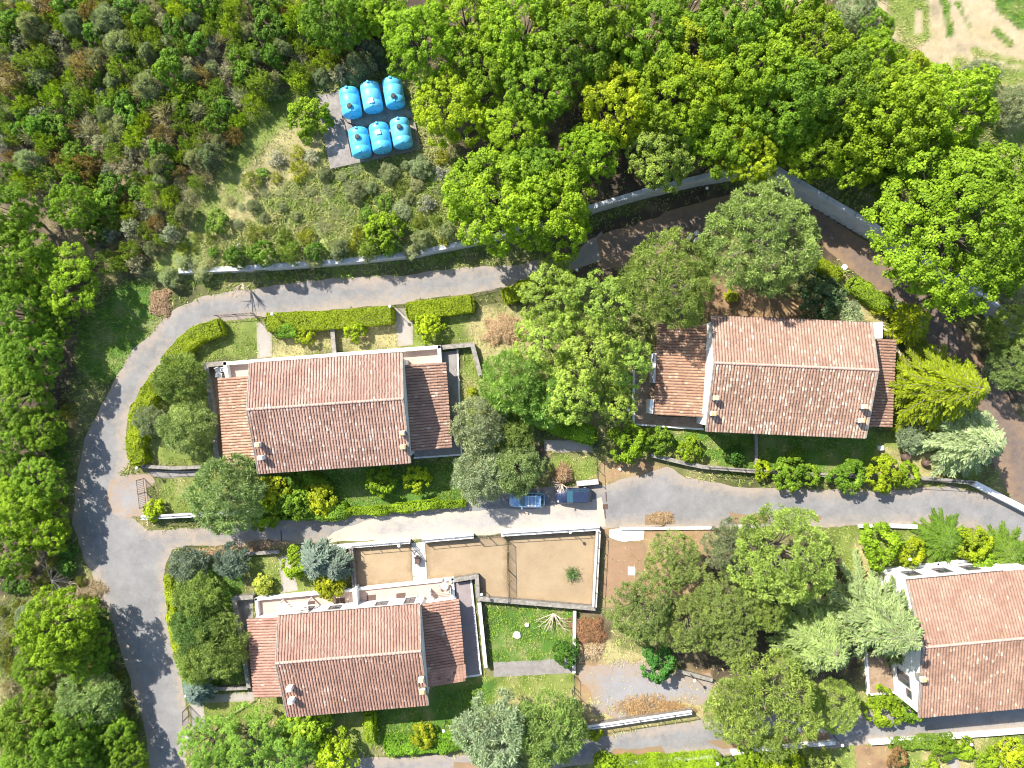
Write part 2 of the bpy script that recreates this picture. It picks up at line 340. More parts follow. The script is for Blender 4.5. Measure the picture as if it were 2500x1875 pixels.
# ------------------------------------------------------------------ ground zones
LUSH, GRASS, DRY, SOIL, LITTER, FIELD, WILD, SCRUB = range(8)
ZC = np.array([(.075, .17, .014), (.18, .23, .04), (.38, .33, .145), (.31, .19, .10), (.085, .06, .036), (.43, .345, .215), (.13, .135, .04), (.30, .355, .10)])
ZG = np.array([(30, .16, .05), (22, .15, .35), (16, .16, .75), (2, .12, .8), (3, .2, .6), (1.5, .08, .8), (10, .28, .4), (46, .46, .42)])   # tufts per m2, height, dryness
ZONES = [  # (class, polygon on the plan, edge softness in metres)
 (LITTER, pts(D, (-20, -20), (700, -20), (860, 20), (850, 150), (640, 185), (560, 220), (480, 330), (400, 470), (335, 565), (200, 620), (150, 860), (130, 1250), (-20, 1300)), 2.0),
 (LITTER, pts(D, (860, -20), (1880, -20), (1900, 330), (1640, 370), (1250, 450), (1000, 330), (900, 150)), 2.0),
 (SCRUB, pts(D, (330, 600), (400, 480), (480, 340), (560, 230), (640, 190), (900, 160), (940, 330), (1010, 420), (1050, 520), (760, 570), (550, 590), (390, 600)), 2.0),
 (DRY, pts(D, (560, 300), (650, 250), (700, 350), (560, 420), (430, 520), (380, 520), (470, 400)), 2.0),
 (GRASS, pts(D, (330, 560), (420, 480), (500, 330), (600, 210), (680, 180), (640, 240), (560, 330), (470, 470), (400, 560), (340, 600)), 1.2),
 (LUSH, pts(D, (170, 700), (250, 620), (330, 610), (330, 700), (300, 750), (230, 840), (170, 800)), .8),
 (WILD, pts(D, (150, 850), (230, 840), (200, 930), (170, 1150), (130, 1150), (130, 900)), 1.0),
 (LITTER, pts(D, (1200, 570), (1290, 470), (1500, 410), (1660, 395), (1880, 515), (1960, 590), (2130, 740), (2212, 850), (2212, 1000), (2100, 1010), (2160, 900), (2050, 720), (1900, 560), (1780, 560), (1700, 420), (1500, 520), (1300, 600)), 1.2),
 (LITTER, pts(D, (1230, 440), (1380, 350), (1520, 370), (1500, 395), (1260, 460)), 1.0),
 (GRASS, pts(D, (480, 690), (560, 690), (560, 765), (420, 785), (390, 760), (440, 730)), .4),
 (DRY, pts(D, (590, 700), (860, 670), (860, 750), (590, 770)), .6),
 (GRASS, pts(D, (890, 700), (1030, 660), (1050, 740), (1040, 850), (990, 740), (890, 750)), .6),
 (DRY, pts(D, (1020, 650), (1140, 660), (1140, 780), (1050, 800), (1000, 740)), 1.0),
 (GRASS, pts(D, (1000, 760), (1040, 770), (1040, 880), (1010, 940), (990, 900)), .4),
 (GRASS, pts(D, (290, 800), (400, 760), (470, 800), (460, 1005), (310, 1005), (280, 900)), .5),
 (GRASS, pts(D, (350, 1035), (560, 1020), (560, 1110), (330, 1120)), .5),
 (LUSH, pts(D, (560, 1020), (890, 1000), (1000, 990), (1000, 1090), (560, 1110)), .5),
 (GRASS, pts(D, (1190, 985), (1290, 985), (1290, 1045), (1190, 1045)), .6),
 (LITTER, pts(D, (1000, 990), (1190, 960), (1190, 990), (1000, 1000)), .5),
 (SOIL, pts(D, (1295, 990), (1400, 990), (1440, 1010), (1400, 1040), (1290, 1060)), 1.0),
 (SOIL, pts(D, (1530, 600), (1700, 640), (1880, 660), (1890, 700), (1530, 690)), 1.0),
 (DRY, pts(D, (1770, 600), (1830, 590), (1900, 690), (1800, 690)), .8),
 (GRASS, pts(D, (1370, 920), (1960, 930), (1960, 1045), (1600, 1025), (1360, 970)), .5),
 (LUSH, pts(D, (1440, 930), (1890, 940), (1900, 1040), (1600, 1020), (1440, 960)), .6),
 (DRY, pts(D, (1900, 960), (1990, 960), (2060, 1040), (1900, 1045)), .8),
 (GRASS, pts(D, (2060, 1010), (2120, 1010), (2110, 1045), (2050, 1045)), .4),
 (WILD, pts(D, (1300, 1240), (1560, 1150), (1560, 1450), (1310, 1330)), 1.5),
 (SOIL, pts(D, (1300, 1140), (1540, 1140), (1540, 1300), (1300, 1310)), .8),
 (LITTER, pts(D, (1520, 1200), (1830, 1150), (1860, 1300), (1850, 1480), (1480, 1480), (1400, 1420), (1540, 1300)), 1.5),
 (GRASS, pts(D, (1790, 1150), (1930, 1150), (1900, 1270), (1830, 1260)), 1.0),
 (DRY, pts(D, (1850, 1170), (1880, 1160), (1905, 1250), (1850, 1260)), .8),
 (GRASS, pts(D, (1880, 1140), (2212, 1160), (2212, 1240), (1900, 1230)), .8),
 (GRASS, pts(D, (1740, 1470), (1990, 1500), (1990, 1540), (1760, 1560)), .8),
 (LITTER, pts(D, (1250, 1310), (1320, 1320), (1310, 1440), (1250, 1440)), .7),
 (DRY, pts(D, (1300, 1390), (1400, 1400), (1420, 1440), (1310, 1440)), .8),
 (SOIL, pts(D, (1250, 1440), (1540, 1440), (1540, 1530), (1270, 1590)), .8),
 (DRY, pts(D, (1280, 1520), (1500, 1500), (1510, 1540), (1280, 1580)), .8),
 (LUSH, pts(D, (1055, 1310), (1250, 1320), (1240, 1430), (1062, 1430)), .3),
 (GRASS, pts(D, (920, 1460), (1240, 1460), (1240, 1520), (920, 1530)), .3),
 (LUSH, pts(D, (640, 1540), (930, 1490), (1070, 1470), (1070, 1560), (640, 1640)), .6),
 (GRASS, pts(D, (440, 1510), (640, 1510), (640, 1560), (440, 1560)), .5),
 (GRASS, pts(D, (730, 1550), (800, 1550), (800, 1620), (730, 1620)), .5),
 (DRY, pts(D, (1070, 1505), (1240, 1505), (1240, 1522), (1070, 1522)), .3),
 (LUSH, pts(D, (370, 1220), (530, 1220), (530, 1490), (390, 1490)), .5),
 (GRASS, pts(D, (540, 1200), (760, 1190), (760, 1290), (540, 1290)), .5),
 (GRASS, pts(D, (1270, 1630), (2212, 1580), (2212, 1720), (1270, 1720)), .3),
 (DRY, pts(D, (1990, 1610), (2110, 1600), (2110, 1720), (1990, 1720)), .5),
 (SOIL, pts(D, (1850, 1610), (1930, 1610), (1930, 1720), (1850, 1720)), .4),
 (FIELD, pts(r3, (850, -60), (1080, -60), (1060, 60), (900, 40)), .6),
 (FIELD, pts(r3, (1250, 40), (1470, 0), (1540, 230), (1520, 300), (1440, 290), (1300, 180)), .7),
 (GRASS, pts(r3, (1470, -40), (1690, -40), (1720, 210), (1560, 260), (1500, 110)), .35),
 (FIELD, pts(r3, (1620, 60), (1660, 60), (1660, 180), (1620, 180)), .2),
 (FIELD, pts(r3, (1690, -60), (2010, -60), (2212, 165), (2600, 300), (2600, 420), (2212, 385), (1850, 330), (1800, 450), (1640, 260), (1720, 210)), .35),
 (LUSH, pts(r3, (1760, -40), (1785, -40), (1830, 180), (1800, 190)), .25),
 (LUSH, pts(r3, (1840, 10), (1860, 10), (1930, 150), (1915, 155)), .2),
 (LUSH, pts(r3, (2040, 160), (2060, 160), (2150, 240), (2120, 240)), .25),
 (GRASS, pts(r3, (1940, 270), (2212, 340), (2212, 355), (1950, 300)), .3),
 (LUSH, pts(r3, (2030, -60), (2600, -60), (2600, 200), (2212, 155), (2090, 60)), .35),
 (GRASS, pts(r3, (1850, 335), (2212, 390), (2600, 400), (2600, 900), (2150, 880), (1990, 650), (1960, 500)), .8),
 (DRY, pts(r3, (2050, 480), (2212, 460), (2260, 700), (2100, 720)), 1.5),
 (LUSH, pts(D, (1760, 50), (1830, 60), (1890, 130), (1830, 130)), 1.5),
]
ZONES = [(c, [P(*q) for q in poly], s_) for c, poly, s_ in ZONES]

xs = np.concatenate([[-420, -300, -200, -140, -100, -80, -68], np.arange(-62, 62.01, .36), [68, 80, 100, 140, 200, 300, 420]])
ys = np.concatenate([[-420, -300, -200, -140, -100, -70, -56], np.arange(-48, 50.01, .36), [56, 70, 100, 140, 200, 300, 420]])
GX, GY = np.meshgrid(xs, ys); GZ = T(GX, GY)
def zone_fields(X, Y, Z):
    """colour, tuft density, tuft height and dryness of the ground at plan points (as the drone sees them)"""
    k = CAM_H / (CAM_H - Z); u, v = X * k, Y * k
    n1 = fbm(X, Y, 3.2, 3) - .5; n2 = fbm(X, Y, 9, 5); n3 = fbm(X, Y, 1.3, 9)
    c = ZC[WILD] * (.75 + .5 * n2[..., None]) * np.ones(X.shape + (3,)); g = ZG[WILD] * np.ones(X.shape + (3,))
    for cl, poly, soft in ZONES:
        a = np.array(poly); m = (u > a[:, 0].min() - 3) & (u < a[:, 0].max() + 3) & (v > a[:, 1].min() - 3) & (v < a[:, 1].max() + 3)
        if not m.any(): continue
        d = sdist(u[m], v[m], poly) + n1[m] * soft * 3.0
        wgt = sstep(-soft * .5, soft * .5, d)[:, None]
        c[m] = c[m] * (1 - wgt) + ZC[cl] * wgt; g[m] = g[m] * (1 - wgt) + ZG[cl] * wgt
    dry = np.clip((n3 - .5) * 1.6 + (n2 - .5) * .9, -.5, .5)[..., None]
    c = np.where(dry > 0, c * (1 - dry) + np.array((.34, .27, .13)) * dry, c * (1 + dry * .7))
    g[..., 2] = np.clip(g[..., 2] + dry[..., 0] * .6, 0, 1)
    return c, g
gc, gg = zone_fields(GX, GY, GZ)
out_ = np.clip(np.maximum(np.abs(GX) - 62, np.maximum(GY - 50, -48 - GY)) / 6, 0, 1)[..., None]; gc = gc * (1 - out_) + np.array((.15, .15, .055)) * out_
ny, nx = GX.shape
idx = np.arange(nx * ny).reshape(ny, nx)
quads = np.stack([idx[:-1, :-1], idx[:-1, 1:], idx[1:, 1:], idx[1:, :-1]], -1).reshape(-1, 4)
me = np_mesh('ground', np.stack([GX, GY, GZ], -1).reshape(-1, 3), quads.ravel(), np.arange(len(quads)) * 4, M['ground'],
             {'col': ('FLOAT_COLOR', np.concatenate([gc.reshape(-1, 3), np.ones((nx * ny, 1))], 1))}, True)
tag(obj('ground', me), kind='structure')

# ------------------------------------------------------------------ roads, yards, paths: sheets with their own outline
HARD = []           # outlines where no grass grows
rng = np.random.default_rng(11)
def sheet(name, poly, z, mat, jit=.12, step=.7, grass=False, world=False, label=None, cat=None, kind='structure'):
    w_ = poly if world else [P(*q, z) for q in poly]
    b = []
    for i in range(len(w_)):
        a = np.array(w_[i]); c = np.array(w_[(i + 1) % len(w_)]); n_ = max(1, int(np.linalg.norm(c - a) / step))
        for k in range(n_): b.append(a + (c - a) * k / n_)
    b = np.array(b)
    if jit:
        nx_ = np.stack([fbm(b[:, 0], b[:, 1], 1.3, 21) - .5, fbm(b[:, 0], b[:, 1], 1.3, 22) - .5], 1); b = b + nx_ * jit * 5
    if not grass: HARD.append([tuple(q) for q in b])
    lo = b.min(0); hi = b.max(0)
    gx, gy = np.meshgrid(np.arange(lo[0], hi[0], step), np.arange(lo[1], hi[1], step))
    gx = gx + rng.uniform(-.15, .15, gx.shape); gy = gy + rng.uniform(-.15, .15, gy.shape)
    d = sdist(gx, gy, [tuple(q) for q in b]); m = d > step * .45
    inn = np.stack([gx[m], gy[m]], 1)
    allv = np.concatenate([b, inn]); nb = len(b)
    vo, eo, fo, *_ = delaunay_2d_cdt([Vector(q) for q in allv.tolist()], [(i, (i + 1) % nb) for i in range(nb)], [], 1, 1e-4)
    V = np.array([(q.x, q.y, z) for q in vo])
    e = np.minimum.reduce([seg_dist(V[:, 0], V[:, 1], tuple(b[i]), tuple(b[(i + 1) % nb])) for i in range(nb)])
    fo = [f if (Vector(V[f[1]] - V[f[0]]).cross(Vector(V[f[2]] - V[f[0]]))).z > 0 else f[::-1] for f in fo]
    loops = [i for f in fo for i in f]; st = np.cumsum([0] + [len(f) for f in fo])[:-1]
    o = obj(name, np_mesh(name, V, loops, st, mat, {'edge': ('FLOAT', e)}))
    return tag(o, label, cat, kind=kind)
road_main = pts(D, (1300, 500), (1240, 545), (1130, 572), (1050, 572), (900, 592), (700, 604), (560, 622), (440, 640), (385, 665), (350, 692), (330, 715), (290, 755), (240, 830), (210, 890), (185, 950), (165, 1040), (158, 1130), (178, 1200), (205, 1260), (250, 1370), (290, 1500), (318, 1600), (332, 1720),
    (410, 1720), (402, 1640), (408, 1560), (388, 1450), (366, 1340), (352, 1250), (372, 1188), (420, 1178), (420, 1140), (320, 1145), (250, 1090), (265, 1020), (280, 1000), (268, 950), (280, 900), (310, 850), (340, 800), (390, 745), (440, 708), (490, 692), (640, 677), (850, 657), (1020, 634), (1120, 614), (1220, 590), (1310, 560))
sheet('road', road_main, .008, M['road'])
sheet('road', pts(D, (1290, 512), (1500, 440), (1650, 400), (1740, 440), (1870, 520), (1960, 598), (2080, 715), (2160, 830), (2240, 960), (2300, 1100), (2200, 1110), (2150, 1010), (2110, 900), (2050, 800), (1960, 680), (1850, 590), (1760, 520), (1660, 480), (1560, 500), (1420, 550), (1300, 585)), .012, M['road_litter'])
sheet('road', pts(D, (415, 1141), (600, 1122), (800, 1106), (1000, 1090), (1060, 1060), (1290, 1048), (1310, 1048), (1400, 1022), (1440, 1005), (1480, 1032), (1600, 1052), (1700, 1055), (1900, 1058), (2050, 1052), (2140, 1070), (2300, 1130), (2300, 1230), (2212, 1182), (2100, 1142), (2000, 1132), (1800, 1137), (1400, 1138), (1290, 1142), (1000, 1158), (860, 1165), (700, 1172), (550, 1176), (415, 1180)), .016, M['road'])
sheet('pale_road_patch', pts(D, (800, 1120), (1000, 1102), (1150, 1098), (1300, 1075), (1310, 1136), (1090, 1152), (900, 1166), (700, 1172), (720, 1150)), .020, M['road_pale'])
sheet('road', pts(D, (700, 1640), (1000, 1630), (1260, 1595), (1505, 1558), (1540, 1548), (1760, 1540), (1990, 1528), (2300, 1490), (2300, 1560), (2100, 1585), (1850, 1610), (1560, 1632), (1280, 1650), (1000, 1680), (700, 1690)), .008, M['road'])
sheet('gravel_yard', pts(D, (1255, 1445), (1340, 1420), (1420, 1440), (1500, 1462), (1540, 1450), (1560, 1540), (1480, 1525), (1360, 1560), (1280, 1545)), .004, M['gravel'], jit=.35, grass=True)
sheet('earth_patch', pts(D, (1300, 1145), (1390, 1180), (1395, 1260), (1380, 1300), (1302, 1300)), .004, M['soil'], jit=.3, grass=True)
sheet('concrete_patch', pts(r8, (1545, 125), (1772, 122), (1765, 195), (1640, 205), (1545, 175)), .02, M['whitecap'], jit=.06)
sheet('concrete_patch', pts(r8, (1665, 365), (1715, 365), (1715, 420), (1665, 420)), .02, M['pale_concrete'], jit=.04)
sheet('sand_yard', [(864, 1338), (1003, 1327), (1007, 1420), (868, 1434)], .024, M['sand'], jit=0)
sheet('sand_yard', [(1038, 1324), (1155, 1312), (1238, 1306), (1241, 1466), (1167, 1461), (1164, 1407), (1108, 1415), (1044, 1414)], .024, M['sand'], jit=0)
sheet('sand_yard', [(1241, 1306), (1461, 1294), (1451, 1484), (1241, 1466)], .024, M['sand'], jit=0)
sheet('path', [(1004, 1326), (1037, 1323), (1043, 1414), (1008, 1419)], .028, M['pale_concrete'], jit=0)
sheet('path', [(626, 788), (662, 784), (666, 870), (628, 876)], .014, M['path'], jit=.02)
sheet('path', [(962, 752), (992, 750), (1008, 783), (1008, 842), (972, 846)], .014, M['path'], jit=.02)
sheet('path', [(680, 1360), (708, 1352), (728, 1442), (688, 1448)], .014, M['path'], jit=.03)
sheet('path', [(1204, 1617), (1400, 1608), (1400, 1643), (1205, 1653)], .014, M['concrete'], jit=.03)
sheet('path', [(500, 1697), (621, 1688), (621, 1712), (505, 1716)], .014, M['path'], jit=.03)
sheet('path', pts(r4, (670, 1432), (800, 1445), (1060, 1440), (1060, 1475), (800, 1495), (690, 1480)), .014, M['concrete'], jit=.05)
sheet('driveway', pts(D, (240, 1045), (320, 1020), (330, 1120), (270, 1120), (235, 1095)), .022, M['gravel'], jit=.5)
sheet('driveway', pts(r7, (690, 1240), (780, 1240), (800, 1400), (700, 1420)), .014, M['path'], jit=.06)
sheet('path', [(2310, 1815), (2335, 1812), (2345, 1890), (2318, 1890)], .014, M['path'], jit=.03)
sheet('path', pts(r5, (1390, 1245), (1700, 1270), (1700, 1330), (1390, 1320)), .014, M['path'], jit=.12)
# leaf litter and earth heaped on the road edges
sheet('earth_patch', pts(q1, (310, 20), (570, 35), (570, 85), (440, 100), (330, 80)), .024, M['soil'], jit=.12)
sheet('earth_patch', pts(q1, (860, 40), (910, 40), (910, 65), (860, 65)), .024, M['soil'], jit=.08)
sheet('earth_patch', pts(D, (1395, 1112), (1450, 1105), (1455, 1130), (1390, 1134)), .024, M['soil'], jit=.2)
sheet('earth_patch', pts(D, (1530, 1600), (1650, 1590), (1790, 1580), (1790, 1600), (1560, 1618)), .014, M['soil'], jit=.12)
sheet('earth_patch', pts(D, (1330, 1618), (1430, 1612), (1440, 1628), (1310, 1640)), .014, M['soil'], jit=.15)
sheet('earth_patch', pts(D, (980, 1648), (1090, 1640), (1090, 1680), (980, 1690)), .014, M['soil'], jit=.15)

# ------------------------------------------------------------------ houses
rnd = random.Random(5)
TILE_W, TILE_L = .305, .40
def tile_geo(tint, L=TILE_L, r0=.122, r1=.112, seg=6):
    """one curved clay tile lying along -y (down the slope), crown up"""
    mb = MB(); mb.tint = tint; v = []; f = []
    for y, r, z in ((0.03, r1, .0), (-L, r0, .010)):
        for k in range(seg + 1):
            t = math.pi * k / seg; v.append((-math.cos(t) * r, y, math.sin(t) * r * .62 + z))
    for k in range(seg): f.append((k, k + 1, seg + 2 + k, seg + 1 + k)[::-1])
    f.append(tuple(range(seg + 1, 2 * seg + 2)))
    mb.add(v, f); return mb
TILE_BANK = [tile_geo(t) for t in (.05, .2, .3, .4, .5, .6, .7, .8, .9, .97)]
TILE_MESH = [b.mesh('tile', M['tile']) for b in TILE_BANK]
TILE_V = [np.array(b.v) for b in TILE_BANK]; TILE_T = [b.t[0] for b in TILE_BANK]
TILE_F = TILE_BANK[0].f
def pick_tint(x, y, lichen, seed, base):
    """older and newer tiles lie in patches; pale lichen sits on single tiles"""
    p = float(fbm(np.array([x]), np.array([y]), 2.6, seed)[0])
    q = base + (p - .5) * 7.0 + rnd.gauss(0, .8)
    if rnd.random() < lichen: return rnd.choice((8, 8, 9))
    return max(0, min(7, int(round(q))))
class Slope:
    """a rectangle of roof: a = upper-left corner, ux = direction along the ridge, dn = direction down the slope"""
    def __init__(s, a, ux, dn, W, L): s.a, s.ux, s.dn, s.W, s.L = Vector(a), Vector(ux).normalized(), Vector(dn).normalized(), W, L; s.n = s.ux.cross(-s.dn).normalized()
    def at(s, u, d, h=0): return s.a + s.ux * u + s.dn * d + s.n * h
def lay_tiles(roof, slopes, singles, lichen, seed, color, tile_w=TILE_W, bases=None, skip=None):
    spots = []
    for si, sl_ in enumerate(slopes):
        nc = max(1, int(round(sl_.W / tile_w))); pw = sl_.W / nc; nr = max(1, int(round(sl_.L / (TILE_L * .86)))); pl = sl_.L / nr
        for r in range(nr):
            for c in range(nc):
                if skip and skip(si, (c + .5) * pw, r * pl, sl_): continue
                p = sl_.at((c + .5) * pw + rnd.uniform(-.015, .015), r * pl + rnd.uniform(-.02, .02), .012 + rnd.uniform(0, .012))
                rot = Matrix((sl_.ux, -sl_.dn, sl_.n)).transposed() @ Matrix.Rotation(rnd.gauss(0, .045), 3, 'Z')
                spots.append((p, rot, pick_tint(p.x, p.y, lichen[si], seed, bases[si] if bases else 4.2), (tile_w / TILE_W, pl / (TILE_L * .86)), p.z))
    spots.sort(key=lambda q: -q[4])
    for p, rot, k, sc, _ in spots[:singles]:
        o = obj('tile', TILE_MESH[k], roof); o.color = (*color, 1)
        o.matrix_local = Matrix.Translation(p) @ rot.to_4x4() @ Matrix.Diagonal((sc[0], sc[1], 1, 1))
    V = []; t = []; loops = []; st = []; n = 0; nl = 0
    for p, rot, k, sc, _ in spots[singles:]:
        v = TILE_V[k] * np.array([sc[0], sc[1], 1]); V.append(v @ np.array(rot).T + np.array(p)); t += [TILE_T[k]] * len(v)
        for f in TILE_F: loops += [i + n for i in f]; st.append(nl); nl += len(f)
        n += len(v)
    if V:
        o = obj('roof_tiles', np_mesh('roof_tiles', np.concatenate(V), loops, st, M['tile'], {'tint': ('FLOAT', t)}), roof)
        o['kind'] = 'stuff'; o.color = (*color, 1)
def slab(mb, sl_, th=.16, over=0.0):
    q = [sl_.at(-over, 0), sl_.at(sl_.W + over, 0), sl_.at(sl_.W + over, sl_.L), sl_.at(-over, sl_.L)]
    mb.add([*q, *[p - Vector((0, 0, th)) for p in q]], [(3, 2, 1, 0), (4, 5, 6, 7), (0, 1, 5, 4), (1, 2, 6, 5), (2, 3, 7, 6), (3, 0, 4, 7)])
def chimney(parent, x, y, z0, z1, kind, rz):
    c = MB().box((x, y, (z0 + z1) / 2), (.5, .42, z1 - z0), rz).build('chimney', M['stonecap'] if kind != 2 else M['white'], parent)
    mb = MB().box((x, y, z1 + .06), (.58, .5, .12), rz); 
    for s_ in (-1, 1): mb.box((x + s_ * .24 * math.cos(rz), y + s_ * .24 * math.sin(rz), z1 + .22), (.09, .4, .2), rz)
    mb.build('chimney_cap', M['whitecap'], c)
    MB().box((x, y, z1 + .36), (.54, .46, .09), rz, .8).build('cap_slab', M['ochre'] if kind != 2 else M['white'], c)
M['ochre'] = weathered('lichened_slab', (.58, .52, .42), (.55, .34, .08), .95, scale=3.0)
def window(parent, c, wdt, hgt, nrm, mat_frame='frame', name='window'):
    """c centre on the wall face, nrm outward unit (x, y)"""
    nx_, ny_ = nrm; ux, uy = -ny_, nx_; rz = math.atan2(uy, ux)
    w_ = MB()
    for s_ in (-1, 1):
        w_.box((c[0] + ux * s_ * (wdt / 2) + nx_ * .02, c[1] + uy * s_ * (wdt / 2) + ny_ * .02, c[2]), (.08, .10, hgt + .08), rz)
        w_.box((c[0] + nx_ * .02, c[1] + ny_ * .02, c[2] + s_ * hgt / 2), (wdt - .08, .10, .08), rz)
    w_.box((c[0] + nx_ * .015, c[1] + ny_ * .015, c[2]), (.05, .08, hgt - .08), rz)
    o = w_.build(name, M[mat_frame], parent)
    MB().box((c[0] + nx_ * .005, c[1] + ny_ * .005, c[2]), (wdt - .08, .03, hgt - .08), rz).build('pane', M['glass'], o)
    MB().box((c[0] + nx_ * .07, c[1] + ny_ * .07, c[2] - hgt / 2 - .07), (wdt + .25, .2, .05), rz).build('sill', M['whitecap'], o)
HOUSE_FOOT = []
def house(name, label, nw, ne, sw, se, rw, re_, ze=4.9, zr=6.5, west=None, east=None, chim=(), lichen=(.02, .06), seed=1, color=(1, 1, 1), wcol=None, cut=None, over=.55, windows=(), bases=(4.6, 4.0), singles=300, zs=None):
    zs = zs or ze - .25
    W4 = [np.array(P(*c, z)) for c, z in ((nw, ze), (ne, ze), (sw, zs), (se, zs))]; R2 = [np.array(P(*c, zr)) for c in (rw, re_)]
    u = (W4[1] - W4[0]) + (W4[3] - W4[2]) + (R2[1] - R2[0]); u = u / np.linalg.norm(u); v = np.array([-u[1], u[0]]); ang = math.atan2(u[1], u[0])
    cw = np.mean([W4[0] @ u, W4[2] @ u, R2[0] @ u]); ce = np.mean([W4[1] @ u, W4[3] @ u, R2[1] @ u])
    vn = np.mean([W4[0] @ v, W4[1] @ v]); vs = np.mean([W4[2] @ v, W4[3] @ v]); vr = np.mean([R2[0] @ v, R2[1] @ v])
    def L(a, b, z): q = u * a + v * b; return (q[0], q[1], z)
    base = L((cw + ce) / 2, vr, 0)
    root = empty(name, label, 'house', base)
    def loc(mb): mb.v = [(p[0] - base[0], p[1] - base[1], p[2]) for p in mb.v]; return mb
    # walls with a gable
    a, b_ = cw + .18, ce - .18; n_, s_ = vn - over, vs + over
    pitchn = (zr - ze) / (vn - vr); pitchs = (zr - zs) / (vr - vs)
    zn, zs_ = zr - abs(n_ - vr) * abs(pitchn) - .17, zr - abs(vr - s_) * abs(pitchs) - .17
    wv = [L(a, s_, 0), L(b_, s_, 0), L(b_, n_, 0), L(a, n_, 0), L(a, s_, zs_), L(b_, s_, zs_), L(b_, n_, zn), L(a, n_, zn), L(a, vr, zr - .17), L(b_, vr, zr - .17)]
    loc(MB().add(wv, [(3, 2, 1, 0), (0, 1, 5, 4), (2, 3, 7, 6), (1, 2, 6, 9, 5), (3, 0, 4, 8, 7), (4, 5, 9, 8), (8, 9, 6, 7)])).build('wall', M['white'], root)
    HOUSE_FOOT.append([tuple(L(x, y, 0)[:2]) for x, y in ((a - .2, s_ - .2), (b_ + .2, s_ - .2), (b_ + .2, n_ + .2), (a - .2, n_ + .2))])
    # main roof
    U = Vector((u[0], u[1], 0)); Vn = Vector((v[0], v[1], 0)); rel = Vector((-base[0], -base[1], 0))
    def slope(uu, vv, z, ux, dn2, run, drop, wid): return Slope(Vector(L(uu, vv, z)) + rel, ux, Vector((dn2.x * run, dn2.y * run, -drop)), wid, math.hypot(run, drop))
    N = slope(ce, vr, zr, -U, Vn, vn - vr, zr - ze, ce - cw); So = slope(cw, vr, zr, U, -Vn, vr - vs, zr - zs, ce - cw)
    mb = MB(); slab(mb, N); slab(mb, So)
    roof = mb.build('roof', M['tile_deck'], root)
    sk = None
    if cut:
        cu = np.array(P(*cut, ze)) @ u
        sk = lambda si, x, d, sl_: si == 0 and (ce - x) > cu + d * .75 + .1
    lay_tiles(roof, [N], singles // 2, lichen[:1], seed, color, bases=bases[:1], skip=sk)
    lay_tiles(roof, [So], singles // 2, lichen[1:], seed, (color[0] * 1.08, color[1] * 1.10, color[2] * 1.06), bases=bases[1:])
    nrt = int((ce - cw) / .42)
    for k in range(nrt):
        x = cw + (ce - cw) * (k + .5) / nrt
        g = MB(); g.tube([L(x - (ce - cw) / nrt * .56, vr, zr + .02), L(x + (ce - cw) / nrt * .5, vr, zr + .045)], [.13, .155], 8)
        loc(g).build('ridge_tile', M['ridge'], roof)
    g = MB()
    for x0 in (cw + .02, ce - .02):
        for (va, za), (vb, zb) in (((vr, zr), (vn, ze)), ((vr, zr), (vs, zs))):
            g.tube([L(x0, va, za + .05), L(x0, vb, zb + .05)], .09, 6)
    loc(g).build('verge', M['stonecap'], roof)
    g = MB().tube([L(cw, vn + .06, ze - .05), L(ce if not cut else cu, vn + .06, ze - .05)], .08, 6); loc(g).build('gutter', M['gutter'], roof)
    g = MB().tube([L(cw, vs - .06, zs - .05), L(ce, vs - .06, zs - .05)], .08, 6); loc(g).build('gutter', M['gutter'], roof)
    for (px, py, kind) in chim:
        q = np.array(P(px, py, 6.2)); vv = q @ v; zroof = zr - abs(vv - vr) * (pitchs if vv < vr else pitchn)
        q = np.array(P(px, py, zroof + .9)); 
        chimney(root, q[0] - base[0], q[1] - base[1], zroof - .25, zroof + .62, kind, ang)
    # lower side wings, their roofs falling away from the house
    for side, wing in ((-1, west), (1, east)):
        if not wing: continue
        (pn, ps, zi, zo, wc) = wing['n'], wing['s'], wing.get('zi', 2.9), wing.get('zo', 2.35), wing.get('color', color)
        vN = np.array(P(*pn, (zi + zo) / 2)) @ v; vS = np.array(P(*ps, (zi + zo) / 2)) @ v
        uo = (np.array(P(*pn, zo)) @ u + np.array(P(*ps, zo)) @ u) / 2
        ui = (cw + .18) if side < 0 else (ce - .18)
        wid = vN - vS; run = abs(uo - ui)
        w2 = loc(MB().prism([L(ui, vS + .3, 0)[:2], L(uo - side * .4, vS + .3, 0)[:2], L(uo - side * .4, vN - .3, 0)[:2], L(ui, vN - .3, 0)[:2]], 0, [zi - .2, zo - .1, zo - .1, zi - .2])).build('wing_wall', M['white'], root)
        HOUSE_FOOT.append([tuple(L(x, y, 0)[:2]) for x, y in ((ui, vS), (uo, vS), (uo, vN), (ui, vN))])
        if side < 0: sp = slope(ui, vN, zi, -Vn, -U, run, zi - zo, wid)
        else: sp = slope(ui, vS, zi, Vn, U, run, zi - zo, wid)
        mb = MB(); slab(mb, sp, .14); wr = mb.build('wing_roof', M['tile_deck'], root)
        lay_tiles(wr, [sp], 0 if not wing.get('single') else wing['single'], (wing.get('lichen', .03),), seed + 3, wc, bases=(wing.get('base', 4.4),), skip=wing.get('skip'))
